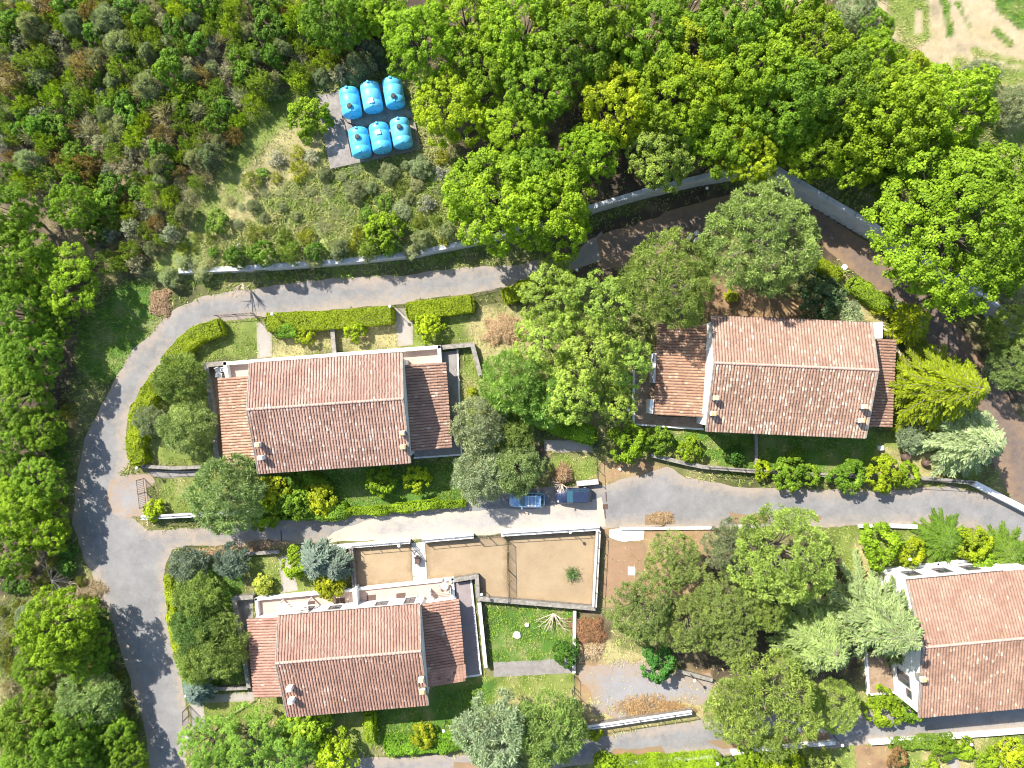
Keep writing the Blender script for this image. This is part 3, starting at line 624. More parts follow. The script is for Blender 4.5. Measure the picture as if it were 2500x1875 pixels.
        if wing.get('under'):     # strip where only the flat under-tiles are laid
            d0, d1 = wing['under']; k = 0
            while d0 + (k + .5) * .3 < d1:
                j = 0
                while (j + .5) * .34 < sp.L:
                    if rnd.random() > .08 or k > 3:
                        uu = (d0 + (k + .5) * .3); p = sp.at(uu, (j + .5) * .34, .02 + rnd.uniform(0, .008)); rot = Matrix((sp.ux, -sp.dn, sp.n)).transposed()
                        o = obj('flat_tile', FLAT_TILE[rnd.randrange(3)], wr); o.color = (*wc, 1)
                        o.matrix_local = Matrix.Translation(p) @ rot.to_4x4()
                    j += 1
                k += 1
    for (wu, wv_, wz, ww, wh, face) in windows:
        if face == 'n': c = L(cw + wu, n_, wz); nr = (v[0], v[1])
        elif face == 's': c = L(cw + wu, s_, wz); nr = (-v[0], -v[1])
        elif face == 'w': c = L(a, vr + wv_, wz); nr = (-u[0], -u[1])
        else: c = L(b_, vr + wv_, wz); nr = (u[0], u[1])
        window(root, (c[0] - base[0], c[1] - base[1], wz), ww, wh, nr)
    return dict(root=root, u=u, v=v, ang=ang, cw=cw, ce=ce, vn=vn, vs=vs, vr=vr, L=L, base=base, n=n_, s=s_, a=a, b=b_)
FLAT_TILE = []
for t in (.55, .68, .8):
    g = MB(); g.tint = t; g.box((0, 0, 0), (.28, .32, .03)); FLAT_TILE.append(g.mesh('flat_tile', M['tile']))
wn = [(2, 0, 1.5, 1.0, 1.9, 'n'), (5, 0, 1.7, 1.2, 1.2, 'n'), (10, 0, 1.7, 1.2, 1.2, 'n'), (13, 0, 1.5, 1.0, 1.9, 'n'), (2.5, 0, 1.6, 1.2, 1.2, 's'), (6, 0, 1.4, 1.4, 2.1, 's'), (9.5, 0, 1.4, 1.4, 2.1, 's'), (13, 0, 1.6, 1.2, 1.2, 's'), (4, 0, 3.6, 1.0, 1.0, 's'), (11.5, 0, 3.6, 1.0, 1.0, 's')]
H1 = house('tiled_house', 'white house with salmon tiled gable roof beside the road bend, between hedges and olives', (604, 889), (982, 862), (633, 1156), (1004, 1128), (604, 999), (986, 974), seed=31,
    west=dict(n=(533, 923), s=(548, 1131), lichen=.10, base=4.8, color=(1.12, 1.0, .82), zi=2.8, zo=2.3), east=dict(n=(1088, 884), s=(1102, 1094), lichen=.07, color=(1.0, .95, .86), zi=2.9, zo=2.1),
    chim=((628, 1086, 1), (635, 1118, 2), (981, 1058, 1), (983, 1092, 1)), lichen=(.03, .12), windows=wn, color=(1.06, 1.0, .98))
H2 = house('tiled_house', 'white house with weathered brown tiled roof between the tall pines and the yellow cedar', (1738, 774), (2140, 787), (1717, 1050), (2106, 1070), (1746, 885), (2141, 904), seed=47,
    west=dict(n=(1606, 790), s=(1597, 1013), lichen=.12, base=3.4, color=(.95, .86, .68), zi=2.9, zo=2.1), east=dict(n=(2186, 829), s=(2177, 1044), lichen=.07, base=3.8, color=(.95, .88, .76), zi=2.9, zo=2.4),
    chim=((1750, 972, 1), (1743, 1010, 1), (2113, 993, 1), (2105, 1027, 1)), lichen=(.06, .20), windows=wn, color=(1.0, .97, .90), bases=(4.4, 3.8))
def h3skip(si, x, d, sl_): return x < 1.95
H3 = house('tiled_house', 'white house with red-brown tiled roof and long pink terrace beside the sandy yards', (675, 1507), (1021, 1475), (701, 1748), (1051, 1721), (676, 1619), (1029, 1589), seed=63,
    west=dict(n=(604, 1513), s=(621, 1706), lichen=.01, base=4.9, color=(1.05, .86, .80), zi=2.9, zo=2.3), east=dict(n=(1117, 1465), s=(1139, 1666), lichen=.04, base=4.6, color=(1.05, .9, .8), zi=2.9, zo=2.2, skip=h3skip, under=(0, 1.95)),
    chim=((705, 1684, 2), (709, 1714, 2), (1028, 1661, 1), (1031, 1690, 1)), lichen=(.01, .03), windows=wn, color=(1.02, .91, .86), bases=(4.4, 3.4))
H4 = house('tiled_house', 'white house with pale brown tiled roof and dark tall windows behind the blue-green cedar', (2227, 1417), (2560, 1385), (2227, 1754), (2560, 1720), (2252, 1579), (2580, 1552), ze=5.2, zr=6.9, zs=5.0, seed=79,
    chim=((2256, 1660, 1),), lichen=(.02, .06), color=(.98, .90, .80), bases=(4.3, 3.4), cut=(2450, 1392), over=.3,
    windows=[(2.2, 0, 2.2, 1.4, 1.6, 'n'), (5.5, 0, 2.2, 1.4, 1.6, 'n'), (8.5, 0, 2.2, 1.4, 1.6, 'n'), (0, -2.6, 1.4, 1.9, 2.3, 'w'), (0, -4.9, 2.6, 1.2, 2.2, 'w'), (0, -6.2, 3.4, .8, .9, 'w'), (0, 2.6, 2.4, 1.3, 1.5, 'w'), (3, 0, 2.0, 1.3, 1.8, 's'), (8, 0, 2.0, 1.3, 1.8, 's')])

# ------------------------------------------------------------------ terraces and low walls
def P2(q, z=0): return P(q[0], q[1], z)
TERR = []
def terrace(name, label, poly, z, mat, edge=None, edge_h=0.0, edge_w=.22, sides=None, edge_mat='whitecap', cat='terrace'):
    w_ = [P2(q, z) for q in poly]; c = np.mean(w_, 0); HARD.append(w_)
    root = empty(name, label, cat, (c[0], c[1], 0))
    w_ = [(x - c[0], y - c[1]) for x, y in w_]
    MB().prism(w_, 0, z).build('floor', M[mat], root)
    if edge_h:
        n = len(w_)
        for i in (sides if sides is not None else range(n)):
            a = np.array(w_[i]); b = np.array(w_[(i + 1) % n]); d = b - a; Ln = np.linalg.norm(d)
            m = (a + b) / 2
            MB().box((m[0], m[1], (z + edge_h) / 2 + .001), (Ln + edge_w * .98, edge_w, z + edge_h), math.atan2(d[1], d[0])).build('parapet', M[edge_mat], root, bevel=.02)
    return root, c
terrace('terrace', 'pink terrace with white parapet along the north side of the road-bend house', [(556, 888), (812, 868), (816, 905), (562, 925)], .35, 'terrace', edge_h=.8, sides=(0, 3), edge_w=.38, edge_mat='white')
terrace('terrace', 'pink terrace corner with white parapet beside the stone-topped garden wall', [(818, 867), (1074, 848), (1076, 886), (822, 904)], .35, 'terrace', edge_h=.8, sides=(0, 1), edge_w=.38, edge_mat='white')
terrace('terrace', 'long pink terrace west of the white dividing wall under yellow shrub', [(629, 1460), (862, 1438), (866, 1490), (634, 1512)], .3, 'terrace', edge_h=.5, sides=(0, 3), edge_w=.3, edge_mat='white')
terrace('terrace', 'long pink terrace with table and stools below the sandy yard', [(868, 1438), (1105, 1413), (1109, 1470), (872, 1490)], .3, 'terrace', edge_h=.25, sides=(0, 1), edge_w=.3, edge_mat='white')
terrace('patio', 'grey concrete patio along the east wing of the road-bend house', [(1078, 860), (1117, 855), (1127, 1110), (1012, 1118), (1008, 1098), (1094, 1090)], .18, 'concrete', edge_h=.02, sides=(1, 2), edge_w=.18, cat='patio')
terrace('patio', 'brown tiled patio with white rim beside the leaf-covered wing roof', [(1548, 905), (1612, 905), (1606, 1016), (1716, 1020), (1716, 1048), (1547, 1036)], .45, 'terrace_brown', edge_h=.04, sides=(4, 5), edge_w=.2, cat='patio')
terrace('patio', 'mauve-grey patio strip between tiled wing and narrow white wall', [(1110, 1424), (1150, 1419), (1174, 1648), (1140, 1652)], .25, 'terrace_grey', edge_h=.03, sides=(1, 2), edge_w=.2, cat='patio')
terrace('patio', 'small brown patio with white rim beneath the cedar by the tall windows', [(2115, 1590), (2160, 1600), (2195, 1690), (2121, 1696)], .4, 'terrace_brown', edge_h=.05, sides=(2, 3), edge_w=.25, cat='patio')
terrace('terrace', 'pink terrace with white rim in front of the cut-corner house', [(2146, 1392), (2280, 1377), (2283, 1420), (2150, 1432)], .3, 'terrace', edge_h=.35, sides=(0, 3), edge_w=.28, edge_mat='white')
terrace('terrace', 'pink terrace corner beside juniper shrubs and white wall', [(2286, 1376), (2370, 1366), (2396, 1395), (2290, 1412)], .3, 'terrace', edge_h=.35, sides=(0, 3), edge_w=.28, edge_mat='white')
# paved strip west of the houses, between house and low stone wall
sheet('paved_strip', [(508, 895), (552, 891), (560, 935), (570, 1140), (535, 1140), (520, 1000)], .05, M['terrace_brown'], jit=0)
sheet('paved_strip', [(576, 1466), (618, 1463), (622, 1700), (608, 1680)], .05, M['concrete'], jit=0)

def wall(name, label, path, h, th, mat='stonewall', cap='stonecap', cap_over=.05, z0=None, cat='wall', px_at=None, group=None):
    w_ = [P(q[0], q[1], h if px_at is None else px_at) for q in path]
    c = np.mean(w_, 0); root = empty(name, label, cat, (c[0], c[1], 0), group=group)
    body = MB(); capm = MB()
    for i in range(len(w_) - 1):
        a = np.array(w_[i]); b = np.array(w_[i + 1]); d = b - a; Ln = np.linalg.norm(d); rz = math.atan2(d[1], d[0]); m = (a + b) / 2 - c
        e = th * .46 if i else 0
        m = m - d / Ln * e / 2
        body.box((m[0], m[1], (h - .08) / 2 + .001 * i), (Ln + e, th - .002 * i, h - .08), rz)
        # cap stones laid one by one
        n_ = max(1, int((Ln + e) / 1.1))
        for k in range(n_):
            t = (k + .5) / n_ - .5; q = m + d / Ln * (Ln + e) * t
            MB().box((q[0], q[1], h - .035 + rnd.uniform(-.006, .008)), ((Ln + e) / n_ - .006, th + cap_over * 2 + rnd.uniform(-.012, .012), .08), rz + rnd.gauss(0, .004)).build('cap_stone', M[cap], root)
    body.build('wall_body', M[mat], root)
    for i in range(len(w_) - 1):
        a = np.array(w_[i]); b = np.array(w_[i + 1]); d = (b - a) / np.linalg.norm(b - a); nn = np.array([-d[1], d[0]]) * (th / 2 + .1)
        HARD.append([tuple(a + nn), tuple(b + nn), tuple(b - nn), tuple(a - nn)])
    return root
# the tall retaining wall: panels follow the bank
def retaining():
    c = WALL[5]; root = empty('retaining_wall', 'long grey concrete retaining wall holding up the wooded bank above the road', 'wall', (c[0], c[1], 0))
    for i in range(len(WALL) - 1):
        a = np.array(WALL[i]); b = np.array(WALL[i + 1]); d = b - a; Ln = np.linalg.norm(d); rz = math.atan2(d[1], d[0])
        nseg = max(1, int(Ln / 3.0)); nrm = np.array([-d[1], d[0]]) / Ln
        for k in range(nseg):
            p0 = a + d * k / nseg - d / Ln * .12; p1 = a + d * (k + 1) / nseg + d / Ln * (.12 if k == nseg - 1 else -.015)
            h = float(bank_h((p0 + p1)[0] / 2)) + .22; m = (p0 + p1) / 2 - np.array(c) + nrm * .1
            MB().box((m[0], m[1], h / 2 - .2), (np.linalg.norm(p1 - p0), .54 + .002 * (i % 3), h + .4), rz).build('wall_panel', M['retain'], root, bevel=.02)
        HARD.append([tuple(a + nrm * .4), tuple(b + nrm * .4), tuple(b - nrm * .3), tuple(a - nrm * .3)])
retaining()
wall('garden_wall', 'dark L-shaped stone wall west of the road-bend house, enclosing white chairs', [(553, 886), (502, 891), (515, 985), (530, 1132)], .9, .4)
wall('garden_wall', 'stone-topped wall wrapping the corner of the grey concrete patio', [(1079, 848), (1153, 841), (1173, 916)], .9, .38)
wall('garden_wall', 'short dark stone wall dividing the two front lawns behind the long hedge', [(810, 795), (816, 862)], .8, .36)
wall('garden_wall', 'dark stone wall beside the walkway near the bend gate', [(343, 1138), (420, 1143), (500, 1140)], .7, .25)
wall('garden_wall', 'low roadside wall with pale cap by the corner of the middle road', [(344, 1264), (467, 1258), (700, 1248)], .9, .35, cap='whitecap')
wall('garden_wall', 'pale capped roadside wall behind the dark blue car', [(1408, 1181), (1461, 1176)], .7, .45, cap='pale_concrete')
wall('garden_wall', 'curved stone-edged wall along the front lawn of the brown-roofed house', [(1590, 1111), (1672, 1131), (1717, 1140), (1835, 1150), (1997, 1159), (2232, 1166), (2372, 1178)], .8, .32)
wall('garden_wall', 'thick pale wall running diagonally beside the right edge of the middle road', [(2380, 1180), (2520, 1252)], 1.0, .5, mat='white', cap='whitecap')
wall('garden_wall', 'dark low divider wall on the shaded front lawn', [(1847, 1060), (1847, 1138)], .7, .22)
wall('yard_wall', 'white capped roadside wall of the small west sandy yard', [(800, 1338), (1001, 1322)], .8, .34, mat='white', cap='whitecap')
wall('yard_wall', 'white capped roadside wall of the middle sandy yard', [(1030, 1320), (1156, 1309)], .9, .36, mat='white', cap='whitecap')
wall('yard_wall', 'longest white capped roadside wall of the big sandy yard', [(1223, 1304), (1464, 1289)], .9, .42, mat='white', cap='whitecap')
wall('yard_wall', 'pale stone wall on the east side of the big sandy yard', [(1461, 1296), (1451, 1483)], .95, .42, mat='stonewall', cap='pale_concrete')
wall('yard_wall', 'stone wall below the big sandy yard, above the green lawn', [(1166, 1462), (1300, 1473), (1454, 1486)], .9, .36)
wall('yard_wall', 'weathered wall between small sandy yard and blue spruces', [(856, 1337), (865, 1432)], .9, .34)
wall('dividing_wall', 'white wall splitting the long pink terrace in two', [(865, 1436), (869, 1492)], 1.6, .34, mat='white', cap='whitecap')
wall('garden_wall', 'L-shaped stone wall around the mauve-grey patio corner', [(1108, 1417), (1164, 1408), (1167, 1460)], .95, .34)
wall('garden_wall', 'narrow wall with bright white top beside the green lawn', [(1170, 1472), (1186, 1630)], .9, .28, mat='stonewall', cap='whitecap')
wall('garden_wall', 'low wall along the east edge of the green lawn', [(1403, 1492), (1401, 1644)], .6, .26, cap='pale_concrete')
wall('garden_wall', 'roadside stone wall in front of the two silver-green shrubs', [(517, 1358), (682, 1347)], .6, .28)
wall('garden_wall', 'dark stone wall west of the red-brown roofed house', [(618, 1458), (570, 1461), (590, 1570), (607, 1680)], .9, .36)
wall('garden_wall', 'short stone wall above the path south of the olive hedge', [(523, 1683), (604, 1680)], .7, .26)
wall('garden_wall', 'white topped wall along the upper side of the bottom road', [(1432, 1778), (1690, 1739)], .9, .36, mat='stonewall', cap='whitecap')
wall('garden_wall', 'long white wall below the bottom road, left of the iron gate', [(1477, 1868), (1760, 1846)], .6, .3, mat='white', cap='whitecap')
wall('garden_wall', 'white wall below the bottom road under the round pine', [(1787, 1840), (2040, 1814)], .6, .3, mat='white', cap='whitecap')
wall('garden_wall', 'white wall below the bottom road at the right edge', [(2127, 1815), (2310, 1801), (2520, 1785)], .6, .3, mat='white', cap='whitecap')
wall('garden_wall', 'dark stone wall by the gravel yard near the round pine', [(1655, 1638), (1740, 1661)], .6, .3)
wall('kerb_wall', 'low white kerb above the bare soil garden', [(1515, 1291), (1743, 1289)], .25, .2, mat='white', cap='whitecap')
wall('kerb_wall', 'short white kerb left of the tall pines on the middle road', [(1804, 1287), (1861, 1287)], .35, .3, mat='white', cap='whitecap')
wall('kerb_wall', 'short white kerb above the round bright shrub', [(2098, 1285), (2150, 1285)], .35, .24, mat='white', cap='whitecap')
wall('kerb_wall', 'white kerb above the juniper on the middle road', [(2176, 1284), (2240, 1286)], .4, .34, mat='white', cap='whitecap')
wall('garden_wall', 'weathered timber-edged wall at the corner of the brown-roofed house', [(2160, 800), (2200, 870)], .7, .25, cap='deadwood')
def house_box(H, name, p0, p1, h, th, mat):
    a = np.array(P(*p0, h)); b = np.array(P(*p1, h)); m = (a + b) / 2 - np.array(H['base'][:2]); d = b - a
    return MB().box((m[0], m[1], h / 2), (np.linalg.norm(d), th, h), math.atan2(d[1], d[0])).build(name, M[mat], H['root'], bevel=.03)
house_box(H2, 'parapet', (2149, 786), (2148, 826), 2.0, .62, 'white')
house_box(H2, 'parapet', (1731, 884), (1722, 1012), 3.5, .34, 'white')
house_box(H2, 'parapet', (1600, 862), (1597, 935), 2.4, .26, 'retain')
house_box(H2, 'parapet', (1592, 975), (1590, 1010), 2.4, .4, 'white')

# ------------------------------------------------------------------ plants
def unit(a): return a / (np.linalg.norm(a, axis=-1, keepdims=True) + 1e-9)
def leaf_quads(pos, axis, side, hl, hw):
    """rhombic leaves: pos (n,3) centre, axis = long direction, side = cross direction"""
    a = axis * hl[:, None]; b = side * hw[:, None]
    V = np.stack([pos - a, pos + b, pos + a, pos - b], 1).reshape(-1, 3); return V
def cloud_mesh(name, V, tint, extra=None):
    n = len(V) // 4
    return np_mesh(name, V, np.arange(n * 4), np.arange(n) * 4, M['leaf'], {'tint': ('FLOAT', np.repeat(tint, 4))})
def rand_dirs(r, n, zmin=-1.0):
    z = r.uniform(zmin, 1, n); t = r.uniform(0, 2 * math.pi, n); q = np.sqrt(np.maximum(0, 1 - z * z))
    return np.stack([q * np.cos(t), q * np.sin(t), z], 1)
def clumps_to_leaves(r, C, Rr, out, per, hl, aspect, radial, zmin=-.35, ctint=None):
    n = len(C); ci = np.repeat(np.arange(n), per)
    d = rand_dirs(r, n * per, -1.0); d = unit(d + .7 * out[ci] + np.array([0, 0, .25]))
    p = C[ci] + d * (Rr[ci] * r.uniform(.55, 1.08, n * per))[:, None]
    nr = unit(d + r.normal(0, .45, d.shape) + np.array([0, 0, .35]))
    if radial:           # narrow leaves or needles that point outward
        ax = unit(d + r.normal(0, radial, d.shape)); sd_ = unit(np.cross(ax, r.normal(0, 1, d.shape)))
    else:
        ax = unit(np.cross(nr, r.normal(0, 1, d.shape))); sd_ = np.cross(nr, ax)
    s_ = r.uniform(.7, 1.3, n * per) * hl
    V = leaf_quads(p, ax, sd_, s_, s_ * aspect)
    ct = (ctint if ctint is not None else r.uniform(.25, .75, n))[ci]
    depth = 0.0
    return V, np.clip(ct + r.normal(0, .13, n * per) + depth, 0, 1)
def lobed(r, R, Hc, nl, nc, lr=(.34, .48), flat=.75, spread=.62, crad=(.36, .54), zmin=-.1):
    """clump centres on lobes: a crown of limbs, each carrying its own dome of foliage"""
    ld = rand_dirs(r, nl, zmin); ld = ld[np.argsort(-ld[:, 2])]
    # push limbs apart
    for _ in range(30):
        dd = ld[:, None] - ld[None]; q = np.linalg.norm(dd, axis=-1) + np.eye(nl) * 9
        ld = unit(ld + (dd / (q ** 3)[..., None]).sum(1) * .02); ld[:, 2] = np.clip(ld[:, 2], zmin, 1)
    lc = ld * R * spread * r.uniform(.8, 1.18, (nl, 1)) * np.array([1, 1, flat]); lc[:, 2] += Hc
    lrad = R * r.uniform(lr[0], lr[1], nl)
    C = []; O = []; tn = []
    for k in range(nl):
        d = rand_dirs(r, nc, -.5); d = unit(d + .55 * ld[k] + np.array([0, 0, .2]))
        C.append(lc[k] + d * lrad[k] * r.uniform(.72, 1.06, (nc, 1)) * np.array([1, 1, .85])); O.append(d); tn.append(r.uniform(.3, .62) + r.normal(0, .11, nc))
    C = np.concatenate(C); O = np.concatenate(O)
    return C, O, r.uniform(crad[0], crad[1], len(C)), np.clip(np.concatenate(tn), .05, .95), lc
def limbs(r, lc, base_r, Hc, fork=.35, mat='bark', extra=None):
    mb = MB(); top = Hc * .75
    mb.tube([(0, 0, -.3), (r.normal(0, .08), r.normal(0, .08), top * .5), (r.normal(0, .15), r.normal(0, .15), top)], [base_r, base_r * .8, base_r * .6], 7)
    for q in lc:
        z0 = top * r.uniform(.45, .95); m = np.array([q[0] * .45, q[1] * .45, z0 + (q[2] - z0) * .6]) + r.normal(0, .15, 3)
        mb.tube([(0, 0, z0), tuple(m), tuple(q)], [base_r * .5, base_r * .32, base_r * .1], 5)
    if extra is not None:
        for q, e in extra: mb.tube([tuple(q), tuple((q + e) / 2 + r.normal(0, .08, 3)), tuple(e)], [base_r * .12, base_r * .08, .012], 4)
    return mb
KIND = {}
def species(key, variants):
    KIND[key] = variants
def tree_variant(key, crown_me, trunk_mb):
    return (crown_me, trunk_mb.mesh('trunk', M['bark']) if trunk_mb else None)
def make_oak(seed, R=4.6, Hc=5.4, nl=16, nc=24, per=56, hl=.105, aspect=.78, flat=.75, lr=(.30, .44), crad=(.36, .58), spread=.66):
    r = np.random.default_rng(seed); C, O, cr, tn, lc = lobed(r, R, Hc, nl, nc, lr, flat, spread, crad)
    V, t = clumps_to_leaves(r, C, cr, O, per, hl, aspect, 0, ctint=tn)
    return (cloud_mesh('crown', V, t), limbs(r, lc, .24 * R / 4.6, Hc).mesh('trunk', M['bark_dark']))
species('oak', [make_oak(s_) for s_ in (1, 2, 3, 4, 5, 6)])
species('bigoak', [make_oak(9, R=7.0, Hc=7.2, nl=30, nc=28, per=52, hl=.115, lr=(.24, .34), crad=(.42, .62), spread=.72)])
species('airy', [make_oak(s_, R=3.4, Hc=5.6, nl=13, nc=20, per=36, hl=.10, aspect=.6, flat=1.15, lr=(.28, .44), crad=(.3, .46)) for s_ in (21, 22, 23)])
def make_olive(seed, R=3.0, Hc=2.6):
    r = np.random.default_rng(seed); C, O, cr, tn, lc = lobed(r, R, Hc, 12, 17, (.36, .5), .8, .58, (.4, .62))
    V, t = clumps_to_leaves(r, C, cr, O, 66, .17, .2, .55, ctint=tn)
    return (cloud_mesh('crown', V, t), limbs(r, lc, .2, Hc).mesh('trunk', M['bark']))
species('olive', [make_olive(s_) for s_ in (31, 32, 33)])
def make_pine(seed, R=4.8, Hc=6.6, nl=20, nc=22, flat=.72):
    r = np.random.default_rng(seed); C, O, cr, tn, lc = lobed(r, R, Hc, nl, nc, (.30, .42), flat, .66, (.36, .52), zmin=.0)
    V, t = clumps_to_leaves(r, C, cr, O, 58, .16, .22, .4, ctint=tn)
    ex = [(lc[int(np.argmin(np.linalg.norm(lc - c, axis=1)))], c) for c in C[::3]]
    return (cloud_mesh('crown', V, t), limbs(r, lc, .26, Hc, extra=ex).mesh('trunk', M['bark']))
species('pine', [make_pine(s_) for s_ in (41, 42, 43)])
def make_cedar(seed, R=4.8, H=11.0, levels=15, droop=.18, nb=9):
    r = np.random.default_rng(seed); mb = MB(); mb.tube([(0, 0, -.2), (0, 0, H * .6), (0, 0, H - .3)], [.26, .16, .04], 7)
    pos = []; ax = []; sd_ = []; hl = []; tt = []
    for k in range(levels):
        f = k / (levels - 1); z = 1.2 + (H - 1.4) * f; L = R * (1 - f) ** .8 * .97 + .35
        for j in range(nb if f < .8 else 6):
            a = 2 * math.pi * (j + r.uniform(-.3, .3)) / nb + k * 2.4; Lb = L * r.uniform(.78, 1.1); d = np.array([math.cos(a), math.sin(a), 0]); s2 = np.array([-d[1], d[0], 0])
            end = d * Lb + np.array([0, 0, z - Lb * droop + .2]); tint = r.uniform(.3, .7)
            mb.tube([(0, 0, z), tuple(d * Lb * .5 + np.array([0, 0, z + Lb * .08])), tuple(end)], [.05, .035, .012], 4)
            n = max(4, int(Lb / .16))
            for i in range(n):
                t = .14 + .9 * i / n; c = d * Lb * t + np.array([0, 0, z + Lb * (.32 * t * (1 - t)) - Lb * droop * t * t])
                wl = (.62 * (1 - t) + .22) * min(1, Lb / 2.5) + .1
                for sgn in (-1, 1):
                    for m in range(3):
                        dirv = d * r.uniform(.55, 1.0) + s2 * sgn * r.uniform(.35, .9) + np.array([0, 0, r.uniform(-.35, .15)]); dirv /= np.linalg.norm(dirv)
                        q = c + dirv * wl * (.25 + .42 * m) + np.array([0, 0, r.uniform(-.06, .06)])
                        pos.append(q); ax.append(dirv); sd_.append(np.cross(dirv, np.array([r.normal(0, .3), r.normal(0, .3), 1]))); hl.append(r.uniform(.16, .26)); tt.append(tint + r.normal(0, .14))
    pos = np.array(pos); V = leaf_quads(pos, np.array(ax), unit(np.array(sd_)), np.array(hl), np.array(hl) * .30)
    return (cloud_mesh('crown', V, np.clip(tt, 0, 1)), mb.mesh('trunk', M['bark']))
species('cedar', [make_cedar(51), make_cedar(52, H=9.5)])
species('spruce', [make_cedar(55, R=1.7, H=3.6, levels=10, droop=.05, nb=8)])
def make_bush(seed, R=1.3, Hc=.8, nl=8, nc=13, per=30, hl=.075, aspect=.7, radial=0, crad=(.16, .27), flat=.75):
    r = np.random.default_rng(seed); C, O, cr, tn, lc = lobed(r, R, Hc, nl, nc, (.34, .5), flat, .58, crad, zmin=0)
    V, t = clumps_to_leaves(r, C, cr, O, per, hl, aspect, radial, ctint=tn); V[:, 2] = np.maximum(V[:, 2], .01)
    return (cloud_mesh('foliage', V, t), None)
species('bush', [make_bush(s_) for s_ in (61, 62, 63)])
species('laurel', [make_bush(s_, hl=.11, aspect=.6, per=22, crad=(.2, .3)) for s_ in (65, 66)])
species('softbush', [make_bush(s_, hl=.12, aspect=.2, radial=.55, per=44, crad=(.22, .34)) for s_ in (67, 68)])
def make_heath(seed, R=1.2, H=1.6, stems=46, per=34, tip=0.0, hl=.085, asp=.42):
    """scrub bush of upright sprays"""
    r = np.random.default_rng(seed); V = []; tt = []
    for _ in range(stems):
        a = r.uniform(0, 2 * math.pi); q = math.sqrt(r.uniform(0, 1)); top = np.array([math.cos(a) * R * q, math.sin(a) * R * q, H * (1 - .45 * q * q) * r.uniform(.7, 1.1)])
        ax0 = unit(np.array([top[0] * .5, top[1] * .5, 1.0])); ln = r.uniform(.4, .8); t = r.uniform(0, 1, per)
        p = top - ax0 * (ln * t)[:, None] + r.normal(0, .13, (per, 3)) * (.5 + t)[:, None]
        ax = unit(ax0 + r.normal(0, .6, (per, 3))); sd_ = unit(np.cross(ax, r.normal(0, 1, (per, 3)))); s_ = r.uniform(.7, 1.4, per) * hl
        V.append(leaf_quads(p, ax, sd_, s_, s_ * asp)); tt.append(np.clip(r.uniform(.25, .7) + (.5 - t) * tip + r.normal(0, .12, per), 0, 1))
    V = np.concatenate(V); V[:, 2] = np.maximum(V[:, 2], .01)
    return (cloud_mesh('foliage', V, np.concatenate(tt)), None)
species('heath', [make_heath(s_) for s_ in (71, 72, 73)])
species('blossom', [make_heath(s_, stems=50, per=30, tip=.9, hl=.07, asp=.7) for s_ in (75, 76)])
def make_broom(seed, R=1.25, H=1.0, n=520):
    r = np.random.default_rng(seed); d = rand_dirs(r, n, .08); L = r.uniform(.5, 1.0, n) * R
    cen = r.normal(0, .12, (n, 3)); cen[:, 2] = .1
    t = r.uniform(.35, 1.0, (n, 1)); p = cen + d * (L[:, None] * t); ax = unit(d + r.normal(0, .22, (n, 3)) - np.array([0, 0, .25]) * t)
    V = leaf_quads(p, ax, unit(np.cross(ax, r.normal(0, 1, (n, 3)))), r.uniform(.16, .34, n), np.full(n, .022)); V[:, 2] = np.maximum(V[:, 2], .01)
    return (cloud_mesh('foliage', V, np.clip(r.uniform(.2, .8, n), 0, 1)), None)
species('broom', [make_broom(s_) for s_ in (81, 82)])
NOM = dict(oak=(4.6, 5.4), bigoak=(7.0, 7.2), airy=(3.4, 5.6), olive=(3.0, 2.6), pine=(4.8, 6.6), cedar=(4.8, 3.5), spruce=(1.7, 1.4), bush=(1.3, .8), laurel=(1.3, .8), softbush=(1.3, .8), heath=(1.2, 1.0), blossom=(1.2, 1.0), broom=(1.25, .4))
vr_ = random.Random(77)
def plant(kind, px, py, rpx, color, name, label, cat='tree', group=None, var=None, zs=1.0, jit=.12, plan=D, yaw=None):
    """px, py, rpx: crown centre and radius on the plan"""
    R0, zc = NOM[kind]; q = plan(px, py) if plan else (px, py)
    Rm = rpx * (2500 / 2212.0 if plan is D else 1.0) / 22.29
    s_ = Rm / R0 / (1 + zc * Rm / R0 / CAM_H)
    x, y, z = G(q[0], q[1], zc * s_ * zs)
    var_l = KIND[kind]; cm, tm = var_l[vr_.randrange(len(var_l)) if var is None else var]
    g_ = 1 + vr_.uniform(-jit, jit); h_ = vr_.uniform(-jit, jit) * .45; c = [color[0] * g_ * (1 + h_), color[1] * g_, color[2] * g_ * (1 - h_)]
    yaw = vr_.uniform(0, 6.28) if yaw is None else yaw
    if tm is None:
        o = obj(name, cm); tag(o, label, cat, group); o.location = (x, y, z); o.scale = (s_, s_, s_ * zs); o.rotation_euler = (0, 0, yaw); o.color = (*c, 1); return o
    root = empty(name, label, cat, (x, y, z), yaw, group); root.scale = (s_, s_, s_ * zs)
    o = obj('crown', cm, root); o.color = (*c, 1); obj('trunk', tm, root); return root
BRIGHT = (.275, .405, .018); LIME = (.38, .475, .016); MID = (.195, .325, .022); DEEP = (.07, .165, .018); OLIVE = (.30, .385, .13); GREYG = (.36, .42, .235); PINE = (.275, .36, .098); PINEY = (.325, .405, .08); CEDY = (.31, .375, .014); CEDB = (.38, .46, .22)
AIRY = (.33, .445, .07); HEDGE = (.285, .36, .014); YEL = (.40, .45, .02); BLUE = (.215, .28, .215)
